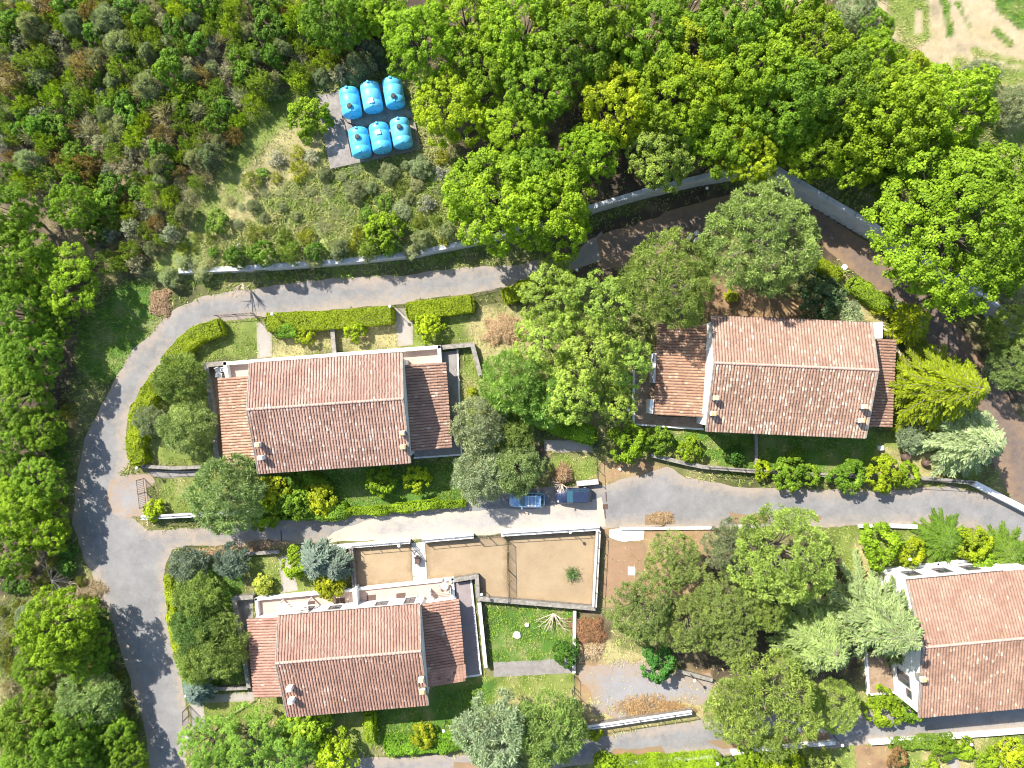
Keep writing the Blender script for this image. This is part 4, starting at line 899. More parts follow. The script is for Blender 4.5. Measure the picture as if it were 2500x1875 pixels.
# the wood above the retaining wall
wood = [(720, 40, 58, MID), (800, 22, 55, BRIGHT), (905, 92, 72, BRIGHT), (1005, 45, 78, BRIGHT), (975, 240, 70, LIME), (1045, 150, 68, BRIGHT), (1130, 75, 85, BRIGHT), (1165, 195, 70, MID), (1110, 285, 62, BRIGHT), (1075, 430, 98, BRIGHT), (1195, 465, 82, BRIGHT), (1150, 370, 60, MID),
  (1245, 115, 78, MID), (1340, 225, 72, LIME), (1270, 335, 56, BRIGHT), (1300, 45, 80, BRIGHT), (1395, 95, 80, MID), (1500, 120, 76, LIME), (1455, 215, 78, BRIGHT), (1430, 330, 68, AIRY), (1555, 285, 80, BRIGHT), (1600, 50, 80, MID), (1640, 150, 84, BRIGHT), (1700, 215, 78, MID), (1615, 335, 60, LIME), (1755, 100, 70, BRIGHT), (1810, 210, 84, MID), (1760, 320, 62, BRIGHT), (1880, 150, 58, BRIGHT), (1925, 255, 92, BRIGHT), (2035, 245, 82, BRIGHT), (1845, 340, 54, BRIGHT), (1490, 20, 62, MID), (1705, 15, 60, BRIGHT), (1220, 25, 60, BRIGHT), (1360, 150, 56, BRIGHT), (1540, 195, 60, LIME), (1960, 170, 48, LIME), (1480, 290, 50, BRIGHT), (1690, 310, 48, BRIGHT), (1890, 60, 36, MID)]
spec_lab = {4: 'lime-green oak just right of the blue tanks', 9: 'large bright oak leaning over the grey retaining wall, left of the wall gap', 10: 'bright oak whose crown overhangs the upper road', 13: 'lime-yellow oak beside a dark gap in the middle of the wood', 17: 'yellowest lime oak near the top of the wood', 19: 'pale grey-green oak with loose crown above the retaining wall', 0: 'mid-green oak on the top edge left of the wood', 29: 'broad bright oak on the field side of the wood', 30: 'outermost bright oak at the right tip of the wood', 24: 'small lime oak hanging over the wall bend', 14: 'small bright oak left of the bare bank under the wood'}
ORD = ['first', 'second', 'third', 'fourth', 'fifth', 'sixth', 'seventh', 'eighth', 'ninth', 'tenth', 'eleventh', 'twelfth', 'thirteenth', 'fourteenth', 'fifteenth']
def ranked(items, key_band, key_pos, fmt):
    out = {}; bands = {}
    for i, it in enumerate(items): bands.setdefault(key_band(it), []).append(i)
    for b_, ids in bands.items():
        for k, i in enumerate(sorted(ids, key=lambda j: key_pos(items[j]))): out[i] = fmt(items[i], ORD[k], b_)
    return out
hue = lambda c: 'lime' if c == LIME else 'darker green' if c == MID else 'bright green'
wl_ = ranked(wood, lambda w_: 'the top-edge row' if w_[1] < 60 else 'the upper row' if w_[1] < 165 else 'the middle row' if w_[1] < 265 else 'the row nearest the wall', lambda w_: w_[0], lambda w_, o_, b_: '%s oak, %s from the left in %s of the wood' % (hue(w_[3]), o_, b_))
for i, (x, y, r_, c) in enumerate(wood):
    plant('oak', x, y, r_ * 1.05, c, 'oak_tree', spec_lab.get(i, wl_[i]), group='oaks of the wood above the retaining wall', zs=vr_.uniform(.8, 1.3))
plant('bigoak', 2062, 492, 172, BRIGHT, 'oak_tree', 'largest round bright oak beside the end of the grey retaining wall', group='oaks of the wood above the retaining wall', zs=.85)
leftwood = [(30, 465, 62), (160, 450, 46), (50, 560, 66), (135, 610, 74), (45, 680, 66), (75, 770, 58), (40, 850, 66), (25, 940, 55), (85, 1040, 56), (40, 1100, 62), (100, 1140, 52), (30, 1190, 50), (130, 1355, 76), (175, 1400, 60), (80, 1440, 46), (60, 1560, 62), (150, 1600, 60), (240, 1590, 52), (190, 1650, 60), (60, 1650, 60), (280, 1640, 38), (5, 1040, 50), (10, 610, 50), (15, 780, 50), (95, 930, 44), (120, 700, 40)]
ll = {3: 'wide green oak reaching toward the lush grass verge', 1: 'small lime-tipped oak on the edge of the heath scrub', 12: 'spreading green oak left of the lower road', 17: 'oak overhanging the left edge of the road at the bottom', 8: 'oak shading the road bend from the left'}
lw_ = ranked(leftwood, lambda w_: 'beyond the left verge of the lower road' if w_[1] > 1250 else 'touching the left picture edge' if w_[0] < 52 else 'on the road side of the left wood', lambda w_: w_[1], lambda w_, o_, b_: 'green oak %s, %s from the top' % (b_, o_))
for i, (x, y, r_) in enumerate(leftwood):
    plant('oak', x, y, r_ * 1.02, vr_.choice((MID, BRIGHT, MID)), 'oak_tree', ll.get(i, lw_[i]), group='oaks of the roadside wood', zs=vr_.uniform(.75, 1.3))
plant('olive', 195, 1510, 62, OLIVE, 'olive_tree', 'grey-green olive among oaks on the left road verge')
plant('olive', 70, 1330, 30, GREYG, 'olive_tree', 'small grey olive behind dry branches on the left verge')
# tall light-green trees between the two upper houses
for x, y, r_, c, lb in ((1190, 640, 62, AIRY, 'airy light-green tree touching the hedge end by the upper gate'), (1180, 735, 62, AIRY, 'airy light-green tree right of the brush pile'), (1295, 660, 66, AIRY, 'airy light-green tree left of the round pine'), (1280, 760, 72, AIRY, 'airy pale tree with visible grey limbs in the middle garden'), (1350, 780, 52, AIRY, 'airy light-green tree next to the leaf-covered wing roof'), (1235, 850, 62, AIRY, 'airy light-green tree above the bright laurel hedge'), (1200, 590, 36, AIRY, 'slim airy tree at the edge of the shaded upper road'), (1330, 870, 42, AIRY, 'airy tree shading the brown patio corner')):
    plant('airy', x, y, r_ * 1.06, c, 'garden_tree', lb, group='light-green garden trees')
for x, y, r_, lb in ((1110, 825, 66, 'feathery deep-green tree near the stone-topped wall'), (1180, 865, 56, 'feathery green tree beside the bright laurel hedge')):
    plant('olive', x, y, r_, (.27, .42, .085), 'feathery_tree', lb, zs=1.3)
for x, y, r_, c, lb, v in ((1440, 605, 92, PINEY, 'round yellow-green pine left of the tallest pine', 0), (1640, 520, 112, PINE, 'tallest grey-green pine below the bend of the retaining wall', 1), (1455, 1212, 58, PINE, 'solitary pine beside the white concrete patch', 2), (1590, 1180, 62, (.208, .248, .120), 'thin silvery pine by the middle road', 0), (1692, 1195, 100, PINEY, 'tall branchy pine above the dark hollow in the lower garden', 1), (1570, 1295, 66, PINE, 'pine in the middle of the lower garden', 2), (1385, 1312, 66, PINE, 'spreading pine right of the dry brush heap', 0), (1490, 1342, 60, PINE, 'dark-shadowed pine above the round green shrub', 1), (1572, 1368, 56, PINE, 'knobbly pine left of the blue-green cedars', 2), (1650, 1290, 60, PINEY, 'pine hidden between tall pine and cedars', 0), (1655, 1510, 102, PINEY, 'round umbrella pine overhanging the bottom road', 0), (1580, 1530, 58, PINE, 'ragged grey pine left of the round umbrella pine', 2), (1800, 1522, 52, PINEY, 'small bushy pine right of the umbrella pine', 1), (1140, 1640, 44, PINEY, 'small pine at the bottom edge below the grey olive', 2), (2180, 715, 52, PINEY, 'pine at the right edge under the largest oak', 1), (2192, 790, 55, PINE, 'shaded pine at the right edge beside the dark road', 2)):
    plant('pine', x, y, r_ * 1.06, c, 'pine_tree', lb, group='garden pines', var=v)
plant('cedar', 2020, 838, 102, CEDY, 'cedar_tree', 'big yellow-green cedar right of the brown-roofed house', group='garden cedars', var=0)
plant('cedar', 2085, 948, 92, CEDB, 'cedar_tree', 'pale blue-green cedar below the yellow-green cedar', group='garden cedars', var=1)
plant('cedar', 1885, 1330, 106, (.34, .425, .17), 'cedar_tree', 'blue-green cedar leaning on the cut-corner house', group='garden cedars', var=0)
plant('cedar', 1765, 1382, 92, (.33, .41, .13), 'cedar_tree', 'low cedar with drooping fronds between pines and cut-corner house', group='garden cedars', var=1)
plant('cedar', 1955, 1410, 46, (.35, .42, .12), 'cedar_tree', 'small cedar frond touching the roof edge by the chimney', group='garden cedars', var=1)
# olives
for x, y, r_, c, lb in ((392, 815, 50, (.275, .375, .09), 'green olive inside the curved roadside hedge'), (408, 922, 52, OLIVE, 'soft olive against the dark L-shaped wall'), (325, 908, 30, GREYG, 'silver-grey olive squeezed against the road-bend hedge'), (495, 1070, 74, OLIVE, 'large olive below the west wing of the road-bend house'), (1035, 920, 54, GREYG, 'grey olive at the corner of the grey patio'), (1110, 938, 38, (.275, .375, .09), 'greener small olive right of the grey olive'), (1040, 1026, 54, GREYG, 'silvery olive left of the parked light-blue car'), (1118, 1012, 50, OLIVE, 'green olive overhanging the light-blue car'), (1070, 1578, 76, GREYG, 'largest silver olive above the bottom road'), (1185, 1572, 72, (.275, .375, .09), 'dark green olive right of the silver olive'), (430, 1285, 46, (.275, .375, .09), 'olive shrub below the silver-green corner shrub'), (425, 1355, 48, (.17, .27, .07), 'dark olive tree beside the yellow roadside hedge'), (478, 1395, 58, (.275, .375, .09), 'pale green olive beside the dark stone wall'), (430, 1425, 44, (.275, .375, .09), 'lower olive inside the yellow roadside hedge'), (2110, 180, 40, GREYG, 'grey olive beside the ploughed field'), (2180, 230, 36, GREYG, 'grey olive at the right edge below the field'), (1850, 20, 36, GREYG, 'grey olive casting shade on the field strip')):
    plant('olive', x, y, r_ * 1.05, c, 'olive_tree', lb, group='olive trees')
# garden shrubs
for k, x, y, r_, c, lb in (('softbush', 410, 1222, 38, BLUE, 'silver-green shrub on the road corner'), ('softbush', 505, 1210, 34, BLUE, 'silver-green shrub behind the roadside stone wall'), ('bush', 645, 1215, 33, BRIGHT, 'round green shrub left of the blue spruces'), ('spruce', 688, 1205, 36, BLUE, 'blue spruce right of the round green shrub'), ('spruce', 728, 1222, 30, BLUE, 'smaller blue spruce by the weathered yard wall'), ('spruce', 430, 1488, 28, BLUE, 'small blue spruce by the lower road gate'),
   ('laurel', 715, 1262, 30, YEL, 'bright yellow shrub spilling over the pink terrace'), ('laurel', 570, 1262, 20, (.480, .544, .080), 'small pale yellow shrub on the front lawn'), ('bush', 660, 725, 19, LIME, 'tiny lime shrub below the long trimmed hedge'), ('bush', 768, 715, 22, LIME, 'lime shrub right of the short dark divider'), ('bush', 925, 705, 28, LIME, 'lime shrub below the second trimmed hedge'), ('laurel', 590, 1062, 32, YEL, 'yellow shrub beside the large olive'), ('laurel', 690, 1078, 32, YEL, 'yellow-leaved shrub in the row south of the road-bend house'), ('laurel', 640, 1085, 36, MID, 'green shrub between two yellow shrubs'), ('bush', 570, 1105, 34, BRIGHT, 'bright shrub spilling over the roadside wall'), ('bush', 822, 1040, 30, BRIGHT, 'round green shrub on the shaded lawn'), ('bush', 902, 1035, 28, LIME, 'loose lime shrub on the shaded lawn'), ('laurel', 1153 / 1.1302, 957 / 1.1302, 9, YEL, 'tiny yellow sapling beside the grey patio'), ('bush', 1490, 968, 27, BRIGHT, 'bright shrub on the sunlit lawn patch'), ('bush', 1588, 982, 20, DEEP, 'dark small shrub right of the sunlit lawn patch'), ('bush', 1715, 985, 17, MID, 'small shrub in house shade right of the divider'), ('bush', 1355, 958, 40, BRIGHT, 'leafy shrub at the west end of the curved lawn wall'), ('bush', 1420, 950, 30, MID, 'leafy shrub under the brown patio rim'), ('bush', 1770, 645, 48, (.112, .184, .072), 'dark grey-green shrub behind the brown-roofed house'), ('softbush', 1822, 680, 34, GREYG, 'grey shrub by the white corner parapet'), ('laurel', 1580, 640, 13, YEL, 'tiny yellow plant on bare soil by the pine'), ('laurel', 1895, 668, 12, YEL, 'tiny yellow shrub under the hedge by the dark road'), ('softbush', 1937, 672, 22, BLUE, 'blue-grey shrub at the hedge end'), ('spruce', 1962, 700, 38, CEDY, 'lime spruce-like shrub above the yellow-green cedar'), ('softbush', 1965, 945, 30, GREYG, 'grey shrub between the wing roof and the cedar'), ('bush', 1645, 1016, 19, LIME, 'yellow-green shrub first in the roadside row'), ('bush', 1700, 1024, 34, MID, 'green shrub second in the roadside row'), ('bush', 1748, 1026, 22, MID, 'green shrub third in the roadside row'), ('bush', 1826, 1027, 34, MID, 'green shrub right of the gap in the roadside row'), ('bush', 1905, 1022, 37, LIME, 'lime shrub in the right half of the roadside row'), ('bush', 1955, 1027, 26, BRIGHT, 'last bright shrub of the roadside row'), ('bush', 1895, 1177, 42, BRIGHT, 'bright round shrub below the middle road'), ('cedar', 2035, 1165, 56, (.17, .29, .025), 'spreading juniper below the right end of the middle road'), ('cedar', 2165, 1195, 58, (.16, .275, .03), 'juniper beside the pink terrace corner'), ('bush', 1960, 1190, 30, LIME, 'low lime shrub between round shrub and juniper'), ('bush', 2100, 1175, 34, LIME, 'lime shrub between the two junipers'), ('laurel', 2120, 1220, 30, MID, 'dark glossy shrub above the cut roof corner'), ('bush', 1225, 1408, 26, DEEP, 'dense dark green shrub at the lawn edge'), ('bush', 1420, 1432, 36, (.096, .256, .040), 'round dense green shrub above the gravel yard'), ('laurel', 655, 1568, 46, (.272, .416, .024), 'lime laurel at the south-west roof corner'), ('bush', 725, 1625, 42, LIME, 'yellow-green shrub beside the bottom road'), ('bush', 915, 1588, 26, YEL, 'yellow shrub in the bottom hedge row'), ('bush', 1285, 1582, 16, LIME, 'small lime shrub at the end of the bottom wall'), ('bush', 1905, 1525, 36, BRIGHT, 'low shrubbery beneath the small patio'), ('bush', 1960, 1528, 30, MID, 'low shrub at the corner of the cut-corner house'), ('laurel', 335, 1100, 20, LIME, 'lime shrub beside the bend gate'), ('broom', 1235, 1240, 20, (.144, .240, .080), 'lone small tree in the big sandy yard'), ('bush', 672, 258, 42, BRIGHT, 'bright feathery shrub beside the concrete slab of the tanks'), ('bush', 832, 498, 38, BRIGHT, 'bright green shrub on the bank above the wall'), ('laurel', 2150, 800, 30, GREYG, 'pale shrub by the dark road at right')):
    plant(k, x, y, r_ * 1.08, c, 'garden_shrub', lb, 'shrub', 'garden shrubs', zs=.35 if k == 'cedar' else 1.0)
for x, y, r_, lb in ((450, 1600, 60, 'dense green tree left in the bottom-left garden row'), (540, 1592, 66, 'dense green tree middle in the bottom-left garden row'), (622, 1612, 56, 'dense green tree right in the bottom-left garden row'), (470, 1655, 50, 'dense green tree at the bottom edge by the road mirror')):
    plant('airy', x, y, r_, (.21, .35, .045), 'garden_tree', lb, zs=.6, group='bottom-left garden trees')
for i, (x, y, r_, c) in enumerate(((1310, 1655, 26, BRIGHT), (1700, 1655, 34, LIME), (1620, 1650, 34, BRIGHT), (1760, 1650, 34, PINEY), (1570, 1655, 20, MID), (2080, 1618, 22, BRIGHT), (2040, 1615, 24, MID), (2010, 1650, 16, BRIGHT), (2180, 1625, 30, LIME), (2130, 1640, 24, BRIGHT), (1935, 1635, 20, (.320, .192, .080)))):
    plant('bush', x, y, r_ * 1.1, c, 'garden_shrub', ['leafy shrub at the left end of the bottom garden strip', 'lime shrub under the umbrella pine, below the white wall', 'bright shrub below the white wall left of the umbrella pine', 'grey-green shrub below the white wall right of the umbrella pine', 'small shrub beside the bottom iron gate', 'shrub right of middle below the right-hand white wall', 'darker shrub below the right-hand white wall', 'tiny shrub at the bottom edge by the pale path', 'lime shrub in the bottom-right corner', 'bright shrub at the bottom right of the pale path', 'reddish dead shrub below the white wall'][i], 'shrub', 'bottom strip shrubs')

# ------------------------------------------------------------------ scrub: every bush on its own
def scatter(poly_px, n_try, rmin, rmax, keep=.78, avoid=(), seed=1, dz=.8):
    r = random.Random(seed); a = np.array(poly_px); out = []
    for _ in range(n_try):
        x = r.uniform(a[:, 0].min(), a[:, 0].max()); y = r.uniform(a[:, 1].min(), a[:, 1].max())
        if not bool(inside(np.array([x]), np.array([y]), poly_px)[0]): continue
        if any(bool(inside(np.array([x]), np.array([y]), q)[0]) for q in avoid): continue
        rr = r.uniform(rmin, rmax)
        if all((x - q[0]) ** 2 + (y - q[1]) ** 2 > (keep * (rr + q[2])) ** 2 for q in out): out.append((x, y, rr))
    return out
heath_poly = [(-10, -10), (690, -10), (850, 20), (845, 140), (640, 178), (560, 215), (480, 325), (400, 465), (335, 560), (240, 590), (205, 520), (120, 400), (-10, 400)]
KINDS = [('heath', (.235, .325, .05), 'olive-green heath bush', 'heath_bush', .26), ('heath', (.28, .385, .03), 'yellow-olive heath bush', 'heath_bush', .15), ('heath', (.28, .205, .085), 'rust-brown heath bush', 'heath_bush', .05), ('blossom', (.345, .35, .28), 'whitish flowering bush', 'flowering_bush', .15), ('broom', (.40, .385, .24), 'grey spiky broom', 'broom_bush', .13), ('bush', (.17, .30, .03), 'leafy green bush', 'scrub_bush', .14), ('softbush', (.30, .335, .175), 'soft grey-green bush', 'scrub_bush', .13)]
def size_word(rr, a, b): return 'small ' if rr < a else 'large ' if rr > b else 'mid-sized '
def scrub_place(x, y):
    d = min(float(seg_dist(np.array([x]), np.array([y]), p0, p1)[0]) for p0, p1 in zip(heath_poly[3:10], heath_poly[4:10]))
    return 'bordering the clearing of the tanks' if d < 55 else 'along the top edge of the scrub' if y < 75 else 'on the left edge of the scrub' if x < 130 else 'in the upper middle of the scrub' if y < 210 else 'in the lower scrub above the oaks'
def choose(r, ks):
    t = r.random() * sum(k[4] for k in ks)
    for k in ks:
        t -= k[4]
        if t <= 0: return k
    return ks[-1]
rs = random.Random(3)
for x, y, rr in scatter(heath_poly, 6500, 13, 30, .58, seed=4):
    k, c, lb, nm, _ = choose(rs, KINDS)
    lb = size_word(rr, 18, 25) + lb + ' ' + scrub_place(x, y)
    if k == 'blossom': rr *= .72
    plant(k, x, y, rr * 1.12, c, nm, lb, 'bush', lb, zs=rs.uniform(1.0, 1.7), jit=.2)
bank_poly = [(350, 600), (420, 500), (500, 400), (590, 320), (650, 300), (700, 365), (900, 350), (960, 330), (1010, 440), (1040, 515), (900, 545), (760, 562), (550, 585), (400, 595)]
BK = [('heath', (.25, .30, .06), 'olive-green heath bush', 'heath_bush', .2), ('heath', (.34, .37, .04), 'yellow-olive heath bush', 'heath_bush', .12), ('broom', (.46, .47, .28), 'pale spiky broom', 'broom_bush', .26), ('softbush', (.36, .39, .20), 'soft grey-green bush', 'scrub_bush', .26), ('bush', (.19, .32, .035), 'leafy green bush', 'scrub_bush', .14), ('blossom', (.46, .46, .40), 'whitish flowering bush', 'flowering_bush', .03)]
for x, y, rr in scatter(bank_poly, 2600, 10, 23, 1.0, seed=9):
    k, c, lb, nm, _ = choose(rs, BK)
    lb = size_word(rr, 14, 19) + lb + (' in the left part of the grassy bank' if x < 600 else ' just below the tank slab' if y < 430 else ' in the right part of the grassy bank')
    plant(k, x, y, rr * 1.1, c, nm, lb, 'bush', lb, zs=rs.uniform(.6, 1.1), jit=.2)
EDGE = [('heath', (.240, .264, .048), 'olive undergrowth bush along the left road verge', 'verge_bush', .4), ('bush', (.136, .256, .032), 'leafy undergrowth bush along the left road verge', 'verge_bush', .4), ('broom', (.432, .384, .224), 'dry broom along the left road verge', 'broom_bush', .2)]
verge = [(110, 860), (165, 900), (140, 1000), (135, 1150), (180, 1230), (230, 1370), (270, 1500), (300, 1620), (320, 1690), (-10, 1690), (-10, 1230), (100, 1200)]
for x, y, rr in scatter(verge, 900, 12, 24, .85, seed=14):
    k, c, lb, nm, _ = choose(rs, EDGE)
    lb = size_word(rr, 15, 20) + lb + (', near the bend' if y < 1170 else ', by the junction' if y < 1330 else ', in the lower stretch' if y < 1500 else ', at the bottom edge')
    plant(k, x, y, rr * 1.1, c, nm, lb, 'bush', lb, zs=rs.uniform(.7, 1.2), jit=.2)
for x, y, rr in scatter([(1000, 330), (1060, 330), (1240, 360), (1230, 440), (1040, 520), (960, 440)], 160, 12, 20, .9, seed=15) + scatter([(1880, 280), (2110, 300), (2200, 420), (2212, 700), (2100, 650), (1890, 420)], 200, 14, 24, 1.0, seed=16):
    plant('bush', x, y, rr, MID, 'undergrowth_bush', 'dark green undergrowth bush beneath the oaks of the wood', 'bush', 'undergrowth of the wood', jit=.2)
for i in range(12):
    f = i / 11; x = 395 + 630 * f; y = float(np.interp(x, [395, 550, 760, 900, 1050], [588, 580, 563, 550, 515])) - rs.uniform(20, 32)
    k, c, lb, nm, _ = choose(rs, BK)
    plant(k, x, y, rs.uniform(17, 27), c, nm, lb + ' overhanging the upper road wall, %s from the left' % ORD[i], 'bush', 'bushes overhanging the upper road wall', zs=rs.uniform(1.4, 2.2), jit=.2)
# ------------------------------------------------------------------ hedges
def hedge(path, wid, h, color, label, trimmed=True, dens=300, hl=.075, plan=D, name='hedge'):
    r = np.random.default_rng(abs(hash(label)) % 1000 if False else sum(map(ord, label)) % 997)
    w_ = [np.array(P(*(plan(*q) if plan else q), h * .9)) for q in path]; c = w_[0]
    V = []; tt = []
    for i in range(len(w_) - 1):
        a, b = w_[i], w_[i + 1]; d = b - a; Ln = np.linalg.norm(d); d = d / Ln; s2 = np.array([-d[1], d[0]])
        per = wid + 2 * h; n = int(Ln * per * dens)
        u = r.uniform(-.15 if i else 0, 1, n) * Ln; k = r.uniform(0, per, n)
        side = np.where(k < h, -wid / 2, np.where(k > h + wid, wid / 2, k - h - wid / 2)); z = np.where(k < h, k, np.where(k > h + wid, per - k, h))
        nr = np.stack([np.where(k < h, -1, np.where(k > h + wid, 1, 0)), np.where((k >= h) & (k <= h + wid), 1, 0)], 1).astype(float)
        # rounded shoulders, uneven surface
        xx = a[0] + d[0] * u + s2[0] * side; yy = a[1] + d[1] * u + s2[1] * side
        bumpy = (fbm(xx + z * .7, yy + z * .4, .7 if trimmed else 1.4, 33) - .5) * (.3 if trimmed else 1.1)
        e = np.abs(side) / (wid / 2); z = z - np.clip(e - .72, 0, 1) * (.55 if trimmed else 1.2) * h * .5 * (z > h * .9)
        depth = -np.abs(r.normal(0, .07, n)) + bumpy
        px = xx + s2[0] * nr[:, 0] * depth; py = yy + s2[1] * nr[:, 0] * depth; z = np.maximum(.02, z + nr[:, 1] * depth)
        N3 = np.stack([s2[0] * nr[:, 0], s2[1] * nr[:, 0], nr[:, 1] + .2], 1); N3 = unit(N3 + r.normal(0, .5, N3.shape))
        ax = unit(np.cross(N3, r.normal(0, 1, N3.shape))); s_ = r.uniform(.7, 1.3, n) * hl
        V.append(leaf_quads(np.stack([px - c[0], py - c[1], z], 1), ax, np.cross(N3, ax), s_, s_ * .62))
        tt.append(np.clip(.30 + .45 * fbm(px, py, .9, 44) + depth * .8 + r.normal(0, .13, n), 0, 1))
    # closed ends
    for p0, p1 in ((w_[0], w_[1]), (w_[-1], w_[-2])):
        d = (p0 - p1) / np.linalg.norm(p0 - p1); s2 = np.array([-d[1], d[0]]); n = int(wid * h * dens)
        sd_ = r.uniform(-wid / 2, wid / 2, n); z = r.uniform(.05, h, n); bl = .25 * (1 - (2 * sd_ / wid) ** 2) + r.normal(0, .06, n)
        pos = np.stack([p0[0] - c[0] + d[0] * bl + s2[0] * sd_, p0[1] - c[1] + d[1] * bl + s2[1] * sd_, z * (1 - .15 * np.abs(2 * sd_ / wid))], 1)
        N3 = unit(np.array([d[0], d[1], .3]) + r.normal(0, .5, (n, 3))); ax = unit(np.cross(N3, r.normal(0, 1, N3.shape))); s_ = r.uniform(.7, 1.3, n) * hl
        V.append(leaf_quads(pos, ax, np.cross(N3, ax), s_, s_ * .62)); tt.append(np.clip(.5 + r.normal(0, .15, n), 0, 1))
    root = empty(name, label, 'hedge', (c[0], c[1], 0), group='garden hedges')
    o = obj('foliage', cloud_mesh('foliage', np.concatenate(V), np.concatenate(tt)), root); o.color = (*color, 1)
    mb = MB()
    for i in range(len(w_) - 1):
        a, b = w_[i], w_[i + 1]; n = max(1, int(np.linalg.norm(b - a) / .8))
        for k in range(n):
            q = a + (b - a) * (k + .5) / n - c
            mb.tube([(q[0], q[1], -.05), (q[0] + rnd.uniform(-.1, .1), q[1] + rnd.uniform(-.1, .1), h * .7)], [.04, .02], 5)
            mb.tube([(q[0], q[1], h * .3), (q[0] + rnd.uniform(-.5, .5) * wid, q[1] + rnd.uniform(-.5, .5) * wid, h * .8)], [.025, .01], 4)
    mb.build('stems', M['bark'], root)
    return root
hedge([(474, 706), (425, 722), (392, 750), (360, 790)], 1.9, 1.3, HEDGE, 'curved trimmed hedge with rounded end inside the road bend')
hedge([(352, 800), (318, 850), (296, 905), (288, 955), (296, 1000)], 1.8, 1.4, HEDGE, 'looser hedge following the road bend past the olives', trimmed=False)
hedge([(577, 696), (700, 692), (845, 680)], 2.0, 1.3, HEDGE, 'longest straight trimmed hedge along the upper road')
hedge([(600, 715), (640, 712)], 1.5, 1.2, (.176, .336, .026), 'round green swelling behind the left end of the longest hedge', trimmed=False, name='hedge_clump')
hedge([(882, 672), (950, 664), (1018, 656)], 1.9, 1.25, HEDGE, 'short straight trimmed hedge right of the garden path')
hedge([(1092, 640), (1150, 618)], 1.7, 1.2, HEDGE, 'trimmed hedge end right of the upper gate', trimmed=False)
hedge([(740, 1108), (860, 1098), (1000, 1088)], .9, 1.0, BRIGHT, 'narrow hedge along the middle road left of the parked cars', trimmed=False)
hedge([(555, 1112), (660, 1108), (745, 1104)], 1.5, 1.1, (.192, .336, .026), 'leafy hedge spilling over the roadside wall', trimmed=False)
hedge([(1052, 868), (1095, 886), (1135, 908)], 1.5, 1.3, (.224, .384, .022), 'bright laurel hedge left part below the feathery trees', trimmed=False, hl=.11, dens=190)
hedge([(1165, 905), (1210, 925), (1285, 942)], 1.7, 1.3, (.240, .392, .022), 'bright laurel hedge right part running to the middle road gate', trimmed=False, hl=.11, dens=190)
hedge([(1755, 560), (1815, 596)], 1.5, 1.2, HEDGE, 'small trimmed hedge by the upper-right gate')
hedge([(1842, 612), (1885, 640), (1922, 658)], 1.7, 1.4, (.256, .376, .026), 'shaggy hedge along the shaded road behind the brown-roofed house', trimmed=False)
hedge([(362, 1248), (370, 1340), (388, 1430), (412, 1478)], 1.0, 1.2, (.384, .464, .022), 'narrow yellow hedge along the lower road', trimmed=False)
hedge([(835, 1612), (910, 1608), (1000, 1604)], 1.9, 1.2, (.192, .360, .026), 'bright hedge above the bottom road', trimmed=False, hl=.1, dens=210)
hedge([(795, 1545), (800, 1600)], 1.0, 1.5, (.304, .416, .022), 'slim upright hedge dividing the shaded back lawn', trimmed=False)
hedge([(1290, 1650), (1420, 1648), (1555, 1645)], 1.4, 1.0, BRIGHT, 'hedge below the long white wall at the bottom edge', trimmed=False)
hedge([(1595, 1646), (1700, 1640)], 1.4, 1.0, (.208, .336, .026), 'hedge right of the bottom iron gate', trimmed=False)
hedge([(1930, 1612), (1985, 1606), (2060, 1600)], 1.3, .9, (.192, .304, .032), 'thin hedge below the right-hand white wall', trimmed=False)
hedge([(640, 1022), (700, 1060)], 2.0, 1.2, MID, 'dark hedge clump in the shade south of the road-bend house', trimmed=False)

# ------------------------------------------------------------------ blue tanks on their slab
def tank_mat():
    m, n, l, b = new_mat('blue_polyethylene'); t = noise(n, l, 2.5, 5)
    r = ramp(n, l, t.outputs[0], [(.3, (.05, .42, .70)), (.7, (.10, .52, .80))]).outputs[0]
    oi = n.new('ShaderNodeObjectInfo'); d_ = noise(n, l, 1.7, 8, .75); f = ramp(n, l, d_.outputs[0], [(.54, (0, 0, 0)), (.72, (.8, .8, .8))]).outputs[0]
    r = mix(n, l, f, r, (.24, .36, .38)); r = mix(n, l, math_n(n, l, 'MULTIPLY', oi.outputs['Random'], .35), r, (.22, .52, .68))
    l.new(r, b.inputs['Base Color']); b.inputs['Roughness'].default_value = .5; return m
M['blue'] = tank_mat()
def slab_z():
    x, y, z = G(880, 300); return z
ZS = max(slab_z(), 0) + .22
slab_poly = [P(*t8(x, y), ZS) for x, y in ((330, 400), (1745, 180), (1990, 1270), (560, 1575))]
HARD.append(slab_poly)
c = np.mean(slab_poly, 0); sroot = empty('tank_slab', 'stained concrete slab under the six blue tanks', 'slab', (c[0], c[1], 0))
MB().prism([(x - c[0], y - c[1]) for x, y in slab_poly], ZS - 1.6, ZS).build('slab', M['slab'], sroot)
def strip(parent, pa, pb, w_, h, mat, nm, z):
    a = np.array(P(*t8(*pa), z)) - c; b = np.array(P(*t8(*pb), z)) - c; d = b - a
    MB().box(((a + b)[0] / 2, (a + b)[1] / 2, z + h / 2), (np.linalg.norm(d), w_, h), math.atan2(d[1], d[0])).build(nm, M[mat], parent)
strip(sroot, (1752, 190), (1985, 1265), .22, .14, 'stonecap', 'kerb', ZS); strip(sroot, (985, 930), (1870, 762), .16, .10, 'stonewall', 'kerb', ZS); strip(sroot, (250, 365), (1000, 265), .2, .15, 'stonewall', 'kerb', ZS - .05)
lab = ['left blue tank of the back row, with round black lid', 'middle blue tank of the back row, with square white lid', 'right blue tank of the back row, with round black lid', 'left blue tank of the front row, beside the tangled pipes', 'middle blue tank of the front row, with square white lid', 'right blue tank of the front row, with round black lid']
